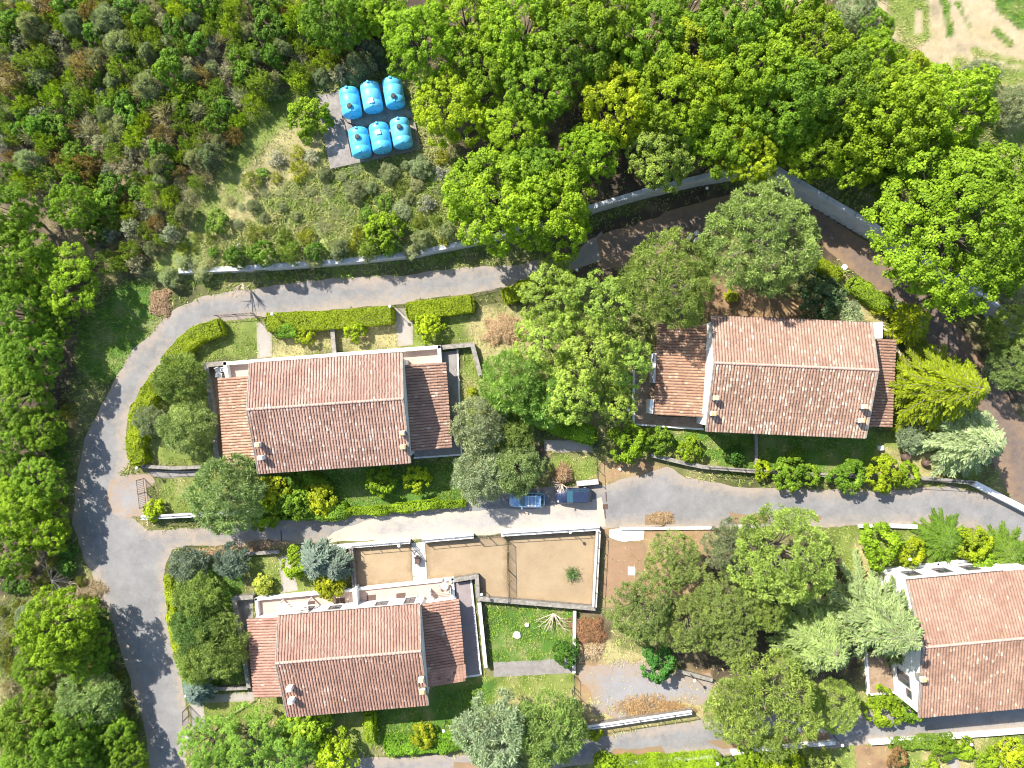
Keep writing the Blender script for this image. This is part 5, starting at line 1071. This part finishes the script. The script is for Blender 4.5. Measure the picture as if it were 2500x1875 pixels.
tk = [((885, 530), (890, 575), 0), ((1220, 445), (1235, 490), 1), ((1570, 375), (1580, 420), 0), ((1035, 1165), (1005, 1070), 0), ((1360, 1090), (1335, 990), 1), ((1690, 1015), (1665, 910), 0)]
AXT = math.atan2(-380, 68)
for (cx, lx, sq), lb in zip(tk, lab):
    rr, Lh = 1.02, 1.34
    x, y = P(*t8(*cx), ZS + rr + .1)
    root = empty('water_tank', lb, 'tank', (x, y, ZS), AXT, 'blue water tanks')
    prof = [(.05, -Lh - .1), (.7, -Lh - .09), (.92, -Lh - .03), (rr, -Lh + .12), (rr + .015, -.62), (rr - .012, -.58), (rr + .015, -.54), (rr + .015, .54), (rr - .012, .58), (rr + .015, .62), (rr, Lh - .12), (.92, Lh + .03), (.7, Lh + .09), (.05, Lh + .1)]
    mb = MB(); tmp = MB().lathe(prof, n=28); mb.add([(q[2], q[0], q[1] + rr + .1) for q in tmp.v], tmp.f); mb.build('tank_body', M['blue'], root, smooth=True)
    for s_ in (-1, 1):
        MB().box((s_ * (Lh - .1), 0, 2 * rr + .16), (.26, .3, .16), 0, .7).build('lifting_lug', M['blue'], root, bevel=.02)
        MB().box((s_ * .75, 0, .12), (.28, 1.5, .24)).build('foot', M['blue'], root, bevel=.02)
        MB().box((s_ * (Lh + .12), 0, 1.0), (.2, .22, .5), 0).build('end_rib', M['blue'], root, bevel=.02)
    lp = np.array(P(*t8(*lx), ZS + 2 * rr + .1)) - np.array((x, y)); la = lp[0] * math.cos(AXT) + lp[1] * math.sin(AXT)
    if sq:
        MB().box((la, 0, 2 * rr + .16), (.5, .5, .14), .1).build('hatch', M['white_plastic'], root, bevel=.03)
    else:
        h_ = MB().lathe([(.32, 0), (.32, .16), (.30, .18)], (la, 0, 2 * rr + .04), 16).build('hatch', M['blue'], root, smooth=False)
        MB().lathe([(.27, 0), (.27, .06), (.2, .09), (.02, .1)], (la, 0, 2 * rr + .215), 16).build('lid', M['black'], h_)
def pipe(name, label, path, r_, mat, z, cat='pipe', plan=t8):
    w_ = [P(*plan(*q[:2]), z + (q[2] if len(q) > 2 else 0)) + (z + (q[2] if len(q) > 2 else 0),) for q in path]; a = w_[0]
    root = MB().tube([(p[0] - a[0], p[1] - a[1], p[2] - a[2]) for p in w_], r_, 6).build(name, M[mat], None, True); root.location = a; tag(root, label, cat); return root
pipe('pipe', 'dark pipe crossing the slab between the two tank rows', [(750, 735), (830, 830), (1060, 935), (1880, 770)], .045, 'black', ZS + .12)
pipe('pipe', 'dark pipe bent down the open side of the tank slab', [(830, 700), (745, 735), (800, 900), (900, 1380)], .04, 'black', ZS + .05)
pipe('pipe', 'pair of black pipes lying along the upper slab edge', [(235, 345), (600, 310), (1000, 250), (1390, 145)], .05, 'black', ZS + .1)
pipe('pipe', 'grey tangled pipe around the left front tank', [(870, 1010), (940, 940), (1060, 960), (1160, 1020), (1190, 1110)], .04, 'retain', ZS + .5)

# ------------------------------------------------------------------ cars
def car(name, label, px, py, rz, color, rack):
    x, y = P(px, py, .9); m, n, l, b = new_mat('car_paint'); b.inputs['Base Color'].default_value = (*color, 1); b.inputs['Roughness'].default_value = .35; b.inputs['Coat Weight'].default_value = .6; b.inputs['Metallic'].default_value = .25
    t = noise(n, l, 3, 5); l.new(ramp(n, l, t.outputs[0], [(.3, tuple(q * .8 for q in color)), (.7, tuple(min(1, q * 1.2) for q in color))]).outputs[0], b.inputs['Base Color'])
    root = empty(name, label, 'car', (x, y, .02), rz, 'cars parked on the middle road')
    # lower body: sections along the length, nose at -x
    L, Wd = 3.85, 1.64
    sec = [(-1.92, .52, .30, .62), (-1.80, .70, .22, .74), (-1.45, .79, .20, .84), (-.85, .815, .20, .93), (-.2, .82, .20, .95), (.9, .82, .20, .96), (1.6, .80, .22, .95), (1.86, .72, .26, .88), (1.93, .62, .34, .74)]
    mb = MB(); v = []; f = []; K = 8
    for sx, hw, zb, zt in sec:
        v += [(sx, -hw * .9, zb), (sx, -hw, zb + .18), (sx, -hw, zt - .16), (sx, -hw * .88, zt), (sx, hw * .88, zt), (sx, hw, zt - .16), (sx, hw, zb + .18), (sx, hw * .9, zb)]
    for i in range(len(sec) - 1):
        for k in range(K): f.append((i * K + k, i * K + (k + 1) % K, (i + 1) * K + (k + 1) % K, (i + 1) * K + k))
    f += [tuple(range(K)), tuple(range((len(sec) - 1) * K, len(sec) * K))[::-1]]
    body = mb.add(v, f).build('body', m, root, True)
    # cabin
    bt = [(-.78, .70, .93), (1.78, .70, .93)]; rt = [(-.12, .58, 1.43), (1.42, .57, 1.42)]
    A = [(-.80, -.70, .92), (-.80, .70, .92), (-.12, -.585, 1.42), (-.12, .585, 1.42), (1.38, -.575, 1.43), (1.38, .575, 1.43), (1.78, -.68, .92), (1.78, .68, .92)]
    MB().add(A, [(0, 1, 3, 2), (4, 5, 7, 6), (0, 2, 4, 6), (1, 7, 5, 3), (2, 3, 5, 4)]).build('cabin_glass', M['carglass'], root)
    MB().prism([(-.14, -.60), (1.40, -.59), (1.46, -.5), (1.46, .5), (1.40, .59), (-.14, .60), (-.2, .5), (-.2, -.5)], 1.415, 1.47).build('roof_panel', m, root, bevel=.02)
    for s_ in (-1, 1):
        MB().tube([(-.80, s_ * .70, .93), (-.14, s_ * .59, 1.43)], .035, 5).tube([(1.76, s_ * .68, .93), (1.40, s_ * .58, 1.43)], .05, 5).tube([(.55, s_ * .70, .93), (.55, s_ * .59, 1.43)], .03, 5).build('pillar', m, root)
        MB().box((-1.72, s_ * .56, .70), (.2, .26, .13), s_ * .5, .85).build('headlight', M['white_plastic'], root, bevel=.03)
        MB().box((1.86, s_ * .58, .74), (.1, .2, .2), 0).build('tail_light', M['redlight'], root, bevel=.02)
        MB().box((-.55, s_ * .90, .98), (.14, .2, .12), 0).build('mirror', m, root, bevel=.03)
        for sx in (-1.25, 1.22):
            mbw = MB(); tmp = MB().lathe([(.18, -.1), (.29, -.1), (.30, -.06), (.30, .06), (.29, .1), (.18, .1)], n=16); mbw.add([(q[0] + sx, q[2] + s_ * .72, q[1] + .29) for q in tmp.v], tmp.f)
            wo = mbw.build('wheel', M['black'], root, True)
            mbw = MB(); tmp = MB().lathe([(.17, -.03), (.18, .03), (.05, .045)], n=12); mbw.add([(q[0] + sx, (q[2] + .09) * s_ + s_ * .72, q[1] + .29) for q in tmp.v], tmp.f); mbw.build('rim', M['retain'], wo)
    if rack:
        for sx in (.15, .5, .85): MB().box((sx, 0, 1.54), (.05, 1.16, .035)).build('rack_bar', M['white_plastic'], root)
        for s_ in (-1, 1): MB().box((.5, s_ * .5, 1.575), (.95, .045, .03)).build('rack_rail', M['white_plastic'], root)
    return root
M['carglass'] = simple('car_glass', (.02, .075, .10), .08, .2, 2, coat=.5)
M['redlight'] = simple('tail_light', (.35, .02, .02), .3, .2, 5)
car('parked_car', 'light blue hatchback with roof rack, half hidden under the olive', 1287, 1221, math.radians(-1), (.22, .36, .52), True)
car('parked_car', 'dark navy hatchback parked in front of the pale capped wall', 1402, 1211, math.radians(1), (.028, .04, .085), False)

# ------------------------------------------------------------------ lamps, gates, railings
def lamp(px, py, label, h=2.3, r_=.17):
    x, y = P(px, py, h); root = empty('garden_lamp', label, 'lamp', (x, y, t1(x, y)), group='globe lamps')
    MB().tube([(0, 0, 0), (0, 0, h - .15)], [.045, .03], 8).build('post', M['iron'], root)
    MB().lathe([(.02, -r_), (r_ * .6, -r_ * .8), (r_ * .95, -r_ * .3), (r_, 0), (r_ * .92, r_ * .4), (r_ * .6, r_ * .8), (.02, r_)], (0, 0, h), 14).build('globe', M['globe'], root, True)
for px, py, lb in ((664, 767, 'white globe lamp at the left end of the longest hedge'), (952, 748, 'white globe lamp between the two trimmed hedges'), (334, 1143, 'white globe lamp at the wall end beside the road bend'), (974, 1333, 'white globe lamp above the small sandy yard'), (1176, 1452, 'white globe lamp in the corner of the middle sandy yard'), (1534, 1001, 'white globe lamp left of the brown tiled patio'), (1408, 659, 'white globe lamp under the airy trees on the upper road'), (1726, 459, 'white globe lamp against the retaining wall'), (1083, 1785, 'white globe lamp over the bottom hedge'), (1696, 1662, 'white globe lamp by the gravel yard stone wall'), (1401, 1708, 'white globe lamp at the fence end below the lawn'), (2062, 657, 'white globe lamp by the upper-right gate'), (2224, 1721, 'white globe lamp at the roof corner by the bottom road'), (2372, 1818, 'white globe lamp behind the right-hand white wall'), (1752, 1865, 'white globe lamp at the bottom iron gate'), (2057, 1820, 'white globe lamp at the end of the middle white wall'), (2222, 1366, 'white globe lamp on the lawn above the pink terrace'), (1805, 1296, 'white globe lamp beside the short white kerb'), (454, 1699, 'white globe lamp beside the lower road gate'), (1393, 1300, 'white globe lamp on the big sandy yard wall')):
    lamp(px, py, lb)
for px, py, lb in ((1684, 579, 'left of three pale round drums on the shaded road'), (1702, 568, 'top of three pale round drums on the shaded road'), (1702, 585, 'bottom of three pale round drums on the shaded road')):
    x, y = P(px, py, .8); root = empty('round_drum', lb, 'drum', (x, y, .02), group='three drums on the shaded road')
    MB().lathe([(.24, 0), (.26, .3), (.24, .6), (.25, .75)], n=14).build('drum_body', M['white_plastic'], root, True); MB().lathe([(.2, 0), (.15, .03), (.03, .035)], (0, 0, .752), 12).build('lid', M['pale_concrete'], root)
def railing(name, label, p0, p1, h0, h, step=2.0, mat='iron', bars=0, rails=(1.0, .15), plan=None, cat='fence', mesh_h=None):
    a = np.array(P(*p0, h0)); b = np.array(P(*p1, h0)); d = b - a; Ln = np.linalg.norm(d); d /= Ln; rz = math.atan2(d[1], d[0])
    root = empty(name, label, cat, (a[0], a[1], 0), group='railings and gates'); n = max(1, int(round(Ln / step)))
    for k in range(n + 1):
        q = d * Ln * k / n; MB().box((q[0], q[1], h0 + h / 2), (.055, .055, h + .06), rz).build('post', M[mat], root)
    for f in rails: MB().box((d[0] * Ln / 2, d[1] * Ln / 2, h0 + h * f), (Ln - .07, .035, .04), rz).build('rail', M[mat], root)
    for k in range(bars):
        q = d * Ln * (k + .5) / bars; MB().box((q[0], q[1], h0 + h * .575), (.028, .022, h * .81), rz).build('bar', M[mat], root)
    return root
railing('gate', 'dark iron driveway gate above the brush pile lawn', (1154, 722), (1224, 706), 0, 1.4, 1.9, bars=16, cat='gate')
railing('gate', 'rusty low gate in the hedge gap by the left garden path', (532, 772), (620, 766), 0, 1.0, 2.0, 'rust', bars=10, cat='gate')
railing('gate', 'narrow iron gate at the head of the left garden path', (622, 772), (648, 776), 0, 1.3, 1.2, bars=5, cat='gate')
railing('gate', 'narrow iron gate at the head of the right garden path', (966, 748), (990, 748), 0, 1.3, 1.2, bars=5, cat='gate')
railing('gate', 'tall iron gate facing the road bend driveway', (352, 1168), (360, 1235), 0, 1.6, 1.6, bars=16, cat='gate')
railing('gate', 'iron gate with roofed posts at the lower road', (462, 1722), (464, 1768), 0, 1.6, 1.1, bars=10, cat='gate')
railing('gate', 'iron gate leaf at the bottom edge between hedges', (1762, 1848), (1786, 1842), 0, 1.2, 1.2, bars=7, cat='gate')
railing('gate', 'wide iron gate closing the middle sandy yard', (1158, 1310), (1222, 1304), 0, 1.5, 1.5, bars=14, cat='gate')
railing('gate', 'open iron gate leaf on the light concrete path', (1003, 1324), (1016, 1346), 0, 1.5, 1.2, bars=6, cat='gate')
railing('fence', 'dark railing between middle and big sandy yards', (1238, 1315), (1241, 1464), .0, 1.3, 1.6, bars=46)
railing('railing', 'thin iron railing on the longest yard wall', (1228, 1303), (1462, 1289), .9, .7, 1.8)
railing('railing', 'thin iron railing on the middle yard wall', (1032, 1319), (1154, 1308), .9, .7, 1.8)
railing('railing', 'thin iron railing on the small yard wall', (862, 1333), (998, 1322), .8, .7, 1.8)
railing('railing', 'thin iron railing on the east yard wall', (1461, 1298), (1451, 1482), .95, .7, 1.8)
railing('railing', 'thin iron railing on the weathered west yard wall', (857, 1340), (865, 1430), .9, .7, 1.8)
railing('railing', 'thin iron railing on the corner roadside wall', (350, 1263), (465, 1257), .9, .8, 1.8)
railing('railing', 'thin iron railing on the curved front lawn wall', (1730, 1141), (1990, 1158), .8, .8, 1.9)
railing('railing', 'thin iron railing on the right part of the lawn wall', (2000, 1159), (2370, 1177), .8, .8, 1.9)
railing('railing', 'thin iron railing on the wall above the bottom road', (1436, 1777), (1688, 1739), .9, .7, 1.8)
railing('fence', 'dark fence from laurel hedge to the pale capped wall', (1453, 1082), (1459, 1174), 0, 1.2, 1.5, bars=0)
railing('fence', 'low fence from the lawn to the lamp by the gravel yard', (1401, 1648), (1401, 1706), 0, 1.0, 1.3, bars=0)
railing('railing', 'iron handrail beside the walkway near the bend gate', (360, 1150), (490, 1148), 0, .9, 1.8)
railing('gate', 'small iron gate by the upper-right hedge', (2062, 668), (2080, 684), 0, 1.3, 1.0, bars=5, cat='gate')
# road mirror
x, y = P(460, 1803, 2.6); root = empty('traffic_mirror', 'round white traffic mirror on a pole at the lower road', 'mirror', (x, y, 0))
MB().tube([(0, 0, 0), (0, 0, 2.5)], .04, 8).build('pole', M['retain'], root)
o = MB().lathe([(.5, 0), (.52, .03), (.45, .08), (.02, .12)], n=20).build('mirror_disc', M['white_plastic'], root, True); o.location = (0, 0, 2.5); o.rotation_euler = (.5, -.35, 0)
# yard clutter
def chair(px, py, label, rz, z0=.06, mat='white_plastic'):
    x, y = P(px, py, z0 + .5); root = empty('garden_chair', label, 'chair', (x, y, z0), rz, 'white chairs behind the wall')
    MB().box((0, 0, .42), (.5, .48, .04)).build('seat', M[mat], root, bevel=.015); MB().box((0, .24, .68), (.48, .05, .48)).build('backrest', M[mat], root, bevel=.015)
    for a in (-1, 1):
        for b in (-1, 1): MB().box((a * .21, b * .2, .2), (.045, .045, .4)).build('leg', M[mat], root)
        MB().box((a * .25, 0, .62), (.05, .42, .03)).build('armrest', M[mat], root)
chair(533, 903, 'left white plastic chair behind the L-shaped wall', .4); chair(546, 903, 'right white plastic chair behind the L-shaped wall', -.2); chair(536, 916, 'white plastic chair nearest the tiled west wing', 1.5)
x, y = P(*c2(985, 555), .8); root = empty('brick_well', 'small brown brick barbecue on the light concrete path', 'barbecue', (x, y, .028))
MB().box((0, 0, .35), (.55, .7, .7)).build('base', M['darkwood'], root, bevel=.02); MB().box((0, .38, .75), (.75, .08, .1)).build('grill', M['iron'], root)
for k, (px, py) in enumerate(((305, 1015), (705, 990))):
    a = [P(*c2(px + dx, py + dy), .306) for dx, dy in ((0, 0), (125, -12), (125, 75), (0, 90))]; cc = np.mean(a, 0)
    o = MB().prism([(q[0] - cc[0], q[1] - cc[1]) for q in a], .301, .315).build('door_mat', M['darkwood']); o.location = (cc[0], cc[1], 0); tag(o, ['left brown door mat on the pink terrace with stools', 'right brown door mat on the pink terrace with stools'][k], 'mat', 'terrace door mats')
for k, (zx, zy) in enumerate(((1440, 588), (1632, 568))):
    a = [P(*r7(zx + dx, zy + dy), .306) for dx, dy in ((0, 0), (58, -4), (60, 40), (2, 42))]; cc = np.mean(a, 0)
    o = MB().prism([(q[0] - cc[0], q[1] - cc[1]) for q in a], .301, .315).build('door_mat', M['darkwood']); o.location = (cc[0], cc[1], 0); tag(o, ['left brown door mat on the west pink terrace', 'right brown door mat under the yellow shrub'][k], 'mat', 'terrace door mats')
x, y = P(*c2(1360, 880), .8); root = empty('garden_table', 'pale round table with dark rim on the pink terrace', 'table', (x, y, .3))
MB().lathe([(.42, .70), (.44, .72), (.42, .75)], n=20).build('tabletop', M['pale_concrete'], root); MB().tube([(0, 0, 0), (0, 0, .7)], .04, 8).build('stem', M['iron'], root); MB().lathe([(.25, 0), (.22, .03), (.03, .05)], n=14).build('foot', M['iron'], root)
for k in range(4):
    an = k * 1.57 + .5; x2, y2 = x + math.cos(an) * .72, y + math.sin(an) * .72
    root = empty('garden_stool', 'small wooden stool around the round terrace table', 'stool', (x2, y2, .3), an, 'stools round the terrace table')
    MB().lathe([(.17, .42), (.18, .44), (.16, .46)], n=12).build('seat', M['deadwood'], root)
    for j in range(3): MB().tube([(.12 * math.cos(j * 2.1), .12 * math.sin(j * 2.1), .42), (.17 * math.cos(j * 2.1), .17 * math.sin(j * 2.1), 0)], .018, 5).build('leg', M['iron'], root)
for nm, H_, wu, ww in (('awning_box', H3, 1.4, 3.0),):
    q = H3['L'](H3['cw'] - .9, H3['n'] + .5, 2.1); root = empty('pergola', 'white slatted pergola above the west end of the pink terrace', 'pergola', (q[0], q[1], .3), H3['ang'])
    for k in range(5): MB().box((1.6, -.42 + k * .24, 2.0), (3.3, .1, .08)).build('slat', M['white'], root)
    for k in (0, 3.1): MB().box((k + .05, .45, 1.0), (.12, .12, 1.9)).build('post', M['white'], root); MB().box((k + .05, .05, 1.92), (.1, 1.1, .08)).build('beam', M['white'], root)
q = H3['L'](H3['ce'] + .3, H3['n'] + .1, 1.2); root = empty('clothes_rack', 'white drying rack with dark rods beside the tiled east wing', 'rack', (q[0], q[1], .3), H3['ang'])
for k in range(5): MB().box((1.4, k * .16, 1.0), (2.2, .02, .02)).build('rod', M['iron'], root)
for k in (.3, 2.5): MB().box((k, .32, .5), (.05, .8, 1.0)).build('stand', M['white_plastic'], root)
# road cover strip (drain)
for px, py, w2, h2, lb in ((1480, 1213, .12, 1.0, 'thin dark drain slot across the middle road, upper'), (1478, 1237, .55, .55, 'square dark manhole cover beside the parked dark car'), (1477, 1255, .12, 1.0, 'thin dark drain slot across the middle road, lower'), (687, 1315, .12, 1.8, 'dark drain slot across the road by the roadside hedge')):
    x, y = P(px, py, .03); o = MB().box((0, 0, .028), (w2, h2, .012), .05).build('drain_cover', M['rust']); o.location = (x, y, 0); tag(o, lb, 'drain')
x, y = P(2153, 1094, .5); o = MB().box((0, 0, .25), (.5, .5, .5), .1).build('white_box', M['white_plastic'], bevel=.03); o.location = (x, y, 0); tag(o, 'small white box on the shaded lawn near the cedars', 'box')
# two swollen palm stumps, tree stump, lawn stones
for px, py, r_, lb in ((2215, 1116, .55, 'larger dark palm stump on the dry lawn by the cedars'), (2263, 1131, .42, 'smaller dark palm stump at the foot of the blue-green cedar')):
    x, y = P(px, py, .6); o = MB().lathe([(r_ * .75, 0), (r_, .25), (r_ * .9, .6), (r_ * .55, .85), (r_ * .2, .8)], n=14).build('palm_stump', M['darkwood'], None, True); o.location = (x, y, 0); tag(o, lb, 'stump')
for px, py, r_, lb in ((1286, 1526, .3, 'pale round stone on the green lawn'), (1262, 1551, .5, 'flat pale stone sunk in the green lawn'), (2062, 652, .35, 'white stone beside the upper-right gate'), (1514, 1146, .2, 'white stone on the earth verge')):
    x, y = P(px, py, .1); rr = random.Random(int(px)); o = MB().prism([(math.cos(k * .7) * r_ * rr.uniform(.75, 1.1), math.sin(k * .7) * r_ * rr.uniform(.75, 1.1)) for k in range(9)], 0, .16).build('stone', M['pale_concrete'], bevel=.05); o.location = (x, y, 0); tag(o, lb, 'stone')
# heaps of cut branches and leaves
def heap(name, label, px, py, rx, ry, h, color, n, seed, ln=.28, wd=.03, cat='heap'):
    r = np.random.default_rng(seed); x, y = P(px, py, h * .5); a = r.uniform(0, 6.28, n); q = np.sqrt(r.uniform(0, 1, n))
    lump = .55 + .9 * vnoise(np.cos(a) * 2 + seed * 7, np.sin(a) * 2, 1.0, seed); q = q ** .8 * 1.05; thin = (q < r.uniform(.35, 1.05, n)); a, q, lump = a[thin], q[thin], lump[thin]; n = len(a)
    p = np.stack([np.cos(a) * q * rx * lump, np.sin(a) * q * ry * lump, h * np.maximum(0, 1 - q ** 2) * r.uniform(.6, 1.05, n) + .03], 1)
    ax = unit(np.stack([r.normal(0, 1, n), r.normal(0, 1, n), r.normal(0, .3, n)], 1)); sd_ = unit(np.cross(ax, np.array([0, 0, 1.]) + r.normal(0, .3, (n, 3))))
    o = obj(name, cloud_mesh(name, leaf_quads(p, ax, sd_, r.uniform(.5, 1.3, n) * ln, r.uniform(.6, 1.4, n) * wd), r.uniform(.1, .9, n))); o.location = (x, y, t1(x, y)); o.color = (*color, 1); tag(o, label, cat)
heap('brush_pile', 'sandy-coloured brush pile on the lawn below the iron gate', 1224, 805, 2.1, 1.8, .8, (.52, .37, .22), 5200, 1)
heap('leaf_pile', 'brown leaf pile on the inside verge of the upper road', 395, 738, 1.5, 1.8, .4, (.40, .27, .16), 3600, 2, .13, .06)
heap('brush_pile', 'dry reddish brush heap beside the pine', 1440, 1540, 2.0, 2.0, .9, (.36, .20, .10), 4800, 3, .35, .03)
heap('brush_pile', 'pale cut-branch heap below the reddish brush', 1440, 1585, 1.5, 1.2, .5, (.55, .42, .26), 2600, 4, .3, .035)
heap('leaf_strip', 'dry leaves drifted along the roadside stone wall', 560, 1346, 4.2, .45, .2, (.46, .31, .19), 4200, 5, .11, .06)
heap('leaf_strip', 'dry leaves drifted by the roofed garden gate', 650, 1328, 2.6, .5, .2, (.46, .33, .2), 2400, 6, .11, .06)
heap('brush_pile', 'tan twig heap at the edge of the middle road', 1615, 1265, 1.3, .8, .4, (.48, .34, .2), 2200, 7, .3, .02)
heap('dead_palm', 'dry brown palm fronds hanging behind the dark car', 1374, 1160, 1.2, 1.2, 1.2, (.40, .27, .15), 2200, 8, .5, .035)
heap('dry_reeds', 'dry orange grass heap below the gravel yard', 1600, 1725, 4.5, 1.0, .35, (.48, .32, .16), 5200, 10, .26, .025)
heap('dry_reeds', 'dry straw heap by the left verge branches', 215, 1440, 2.2, 1.2, .4, (.42, .33, .2), 2600, 12, .3, .03)
def bare(name, label, px, py, L, seed, spread=6.28, ang0=0, h=.5, n=9):
    r = random.Random(seed); x, y = P(px, py, h); mb = MB()
    for k in range(n):
        a = ang0 + spread * (k / n - .5) + r.uniform(-.2, .2); l1 = L * r.uniform(.6, 1); e = (math.cos(a) * l1, math.sin(a) * l1, h * r.uniform(.3, 1.4)); m_ = (e[0] * .5 + r.uniform(-.1, .1), e[1] * .5 + r.uniform(-.1, .1), h)
        mb.tube([(0, 0, h * .5), m_, e], [.06, .04, .012], 5)
        for j in range(3):
            t = r.uniform(.4, .9); a2 = a + r.uniform(-.9, .9); b0 = (e[0] * t, e[1] * t, h * .9); mb.tube([b0, (b0[0] + math.cos(a2) * L * .35, b0[1] + math.sin(a2) * L * .35, h * r.uniform(.5, 1.5))], [.025, .008], 4)
    o = mb.build(name, M['deadwood']); o.location = (x, y, 0); tag(o, label, 'branch')
bare('bare_branch', 'bare pale branches of a fallen tree on the lawn edge', 1352, 1500, 2.4, 1, 2.6, -1.4); bare('bare_branch', 'bare branch fan over the upper road edge', 585, 690, 1.8, 2, 2.0, -1.4, 1.6); bare('bare_branch', 'dry bare branches on the left verge of the lower road', 120, 1420, 3.2, 3, 3.0, .3, .8, 12); bare('bare_branch', 'bare branches at the bottom-right garden corner', 2440, 1850, 2.6, 4, 3.0, .2, .4); bare('bare_branch', 'pale dead branches behind the dark car', 1372, 1183, 1.2, 5, 3.0, -2.0, 1.0)
# lawn stake, washing line, hose, garden ledge
pipe('wooden_pole', 'long pale pole lying across the grass toward the bottom-left trees', [(1105, 1222), (860, 1382)], .05, 'deadwood', .3, 'pole', r7)
pipe('wooden_stake', 'thin leaning stake beside the grey patio', [(820, 790, .2), (850, 870, 1.6)], .03, 'deadwood', .1, 'stake', r5)
g = MB(); tor = []
for k in range(60): a = k * .42; tor.append((math.cos(a) * (.3 + .01 * math.sin(k)), math.sin(a) * .34, .92 + .0028 * k))
M['hose'] = simple('yellow_hose', (.65, .48, .02), .5, .2, 5)
g.tube(tor, .028, 6); o = g.build('garden_hose', M['hose'], None, True); x, y = P(*c2(95, 525), .95); o.location = (x, y, 0); tag(o, 'coiled yellow hose on the weathered yard wall', 'hose')

# ------------------------------------------------------------------ grass and weeds
def grass():
    r = np.random.default_rng(6); n = 620000
    x = r.uniform(-60, 60, n); y = r.uniform(-46, 48, n)
    ix = np.clip(((x - xs[7]) / .36).round().astype(int) + 7, 0, len(xs) - 1); iy = np.clip(((y - ys[7]) / .36).round().astype(int) + 7, 0, len(ys) - 1)
    g = gg[iy, ix]; col = gc[iy, ix]
    keep = r.uniform(0, 55.0, n) < g[:, 0]; patch = fbm(x, y, 1.1, 71); keep &= patch > .33
    x, y, g, col = x[keep], y[keep], g[keep], col[keep]
    bad = np.zeros(len(x), bool)
    for poly in HARD + HOUSE_FOOT:
        a = np.array(poly); m = (x > a[:, 0].min()) & (x < a[:, 0].max()) & (y > a[:, 1].min()) & (y < a[:, 1].max()) & ~bad
        if m.any():
            k = np.where(m)[0]; bad[k[inside(x[k], y[k], [tuple(q) for q in poly])]] = True
    x, y, g, col = x[~bad], y[~bad], g[~bad], col[~bad]; z = T(x, y); m = len(x); B = 3
    X = np.repeat(x, B) + r.normal(0, .07, m * B); Y = np.repeat(y, B) + r.normal(0, .07, m * B); Z = np.repeat(z, B); H = np.repeat(g[:, 1], B) * r.uniform(.5, 1.5, m * B)
    a = r.uniform(0, 6.28, m * B); le = H * r.uniform(.5, 1.5, m * B); w2 = .022 + .05 * np.repeat(g[:, 1], B)
    b0 = np.stack([X, Y, Z], 1); sd_ = np.stack([-np.sin(a), np.cos(a), np.zeros_like(a)], 1) * w2[:, None]
    tip = b0 + np.stack([np.cos(a) * le, np.sin(a) * le, H], 1)
    V = np.stack([b0 - sd_, b0 + sd_, tip], 1).reshape(-1, 3)
    dry = np.clip(np.repeat(g[:, 2], B) + r.normal(0, .25, m * B), 0, 1)[:, None]
    green = np.array((.19, .315, .018)) * r.uniform(.6, 1.25, (m * B, 1)); straw = np.array((.58, .51, .23)) * r.uniform(.6, 1.2, (m * B, 1))
    cc = green * (1 - dry) + straw * dry
    C4 = np.concatenate([np.repeat(cc, 3, 0), np.ones((m * B * 3, 1))], 1)
    me = np_mesh('grass', V, np.arange(m * B * 3), np.arange(m * B) * 3, M['grass'], {'col': ('FLOAT_COLOR', C4)})
    tag(obj('grass', me), 'short grass and weeds growing over lawns, verges and bank', 'grass', kind='stuff'); print('grass blades', m * B)
grass()
tot = sum(len(m_.polygons) for m_ in bpy.data.meshes); print('polys', tot, 'objects', len(S.objects))
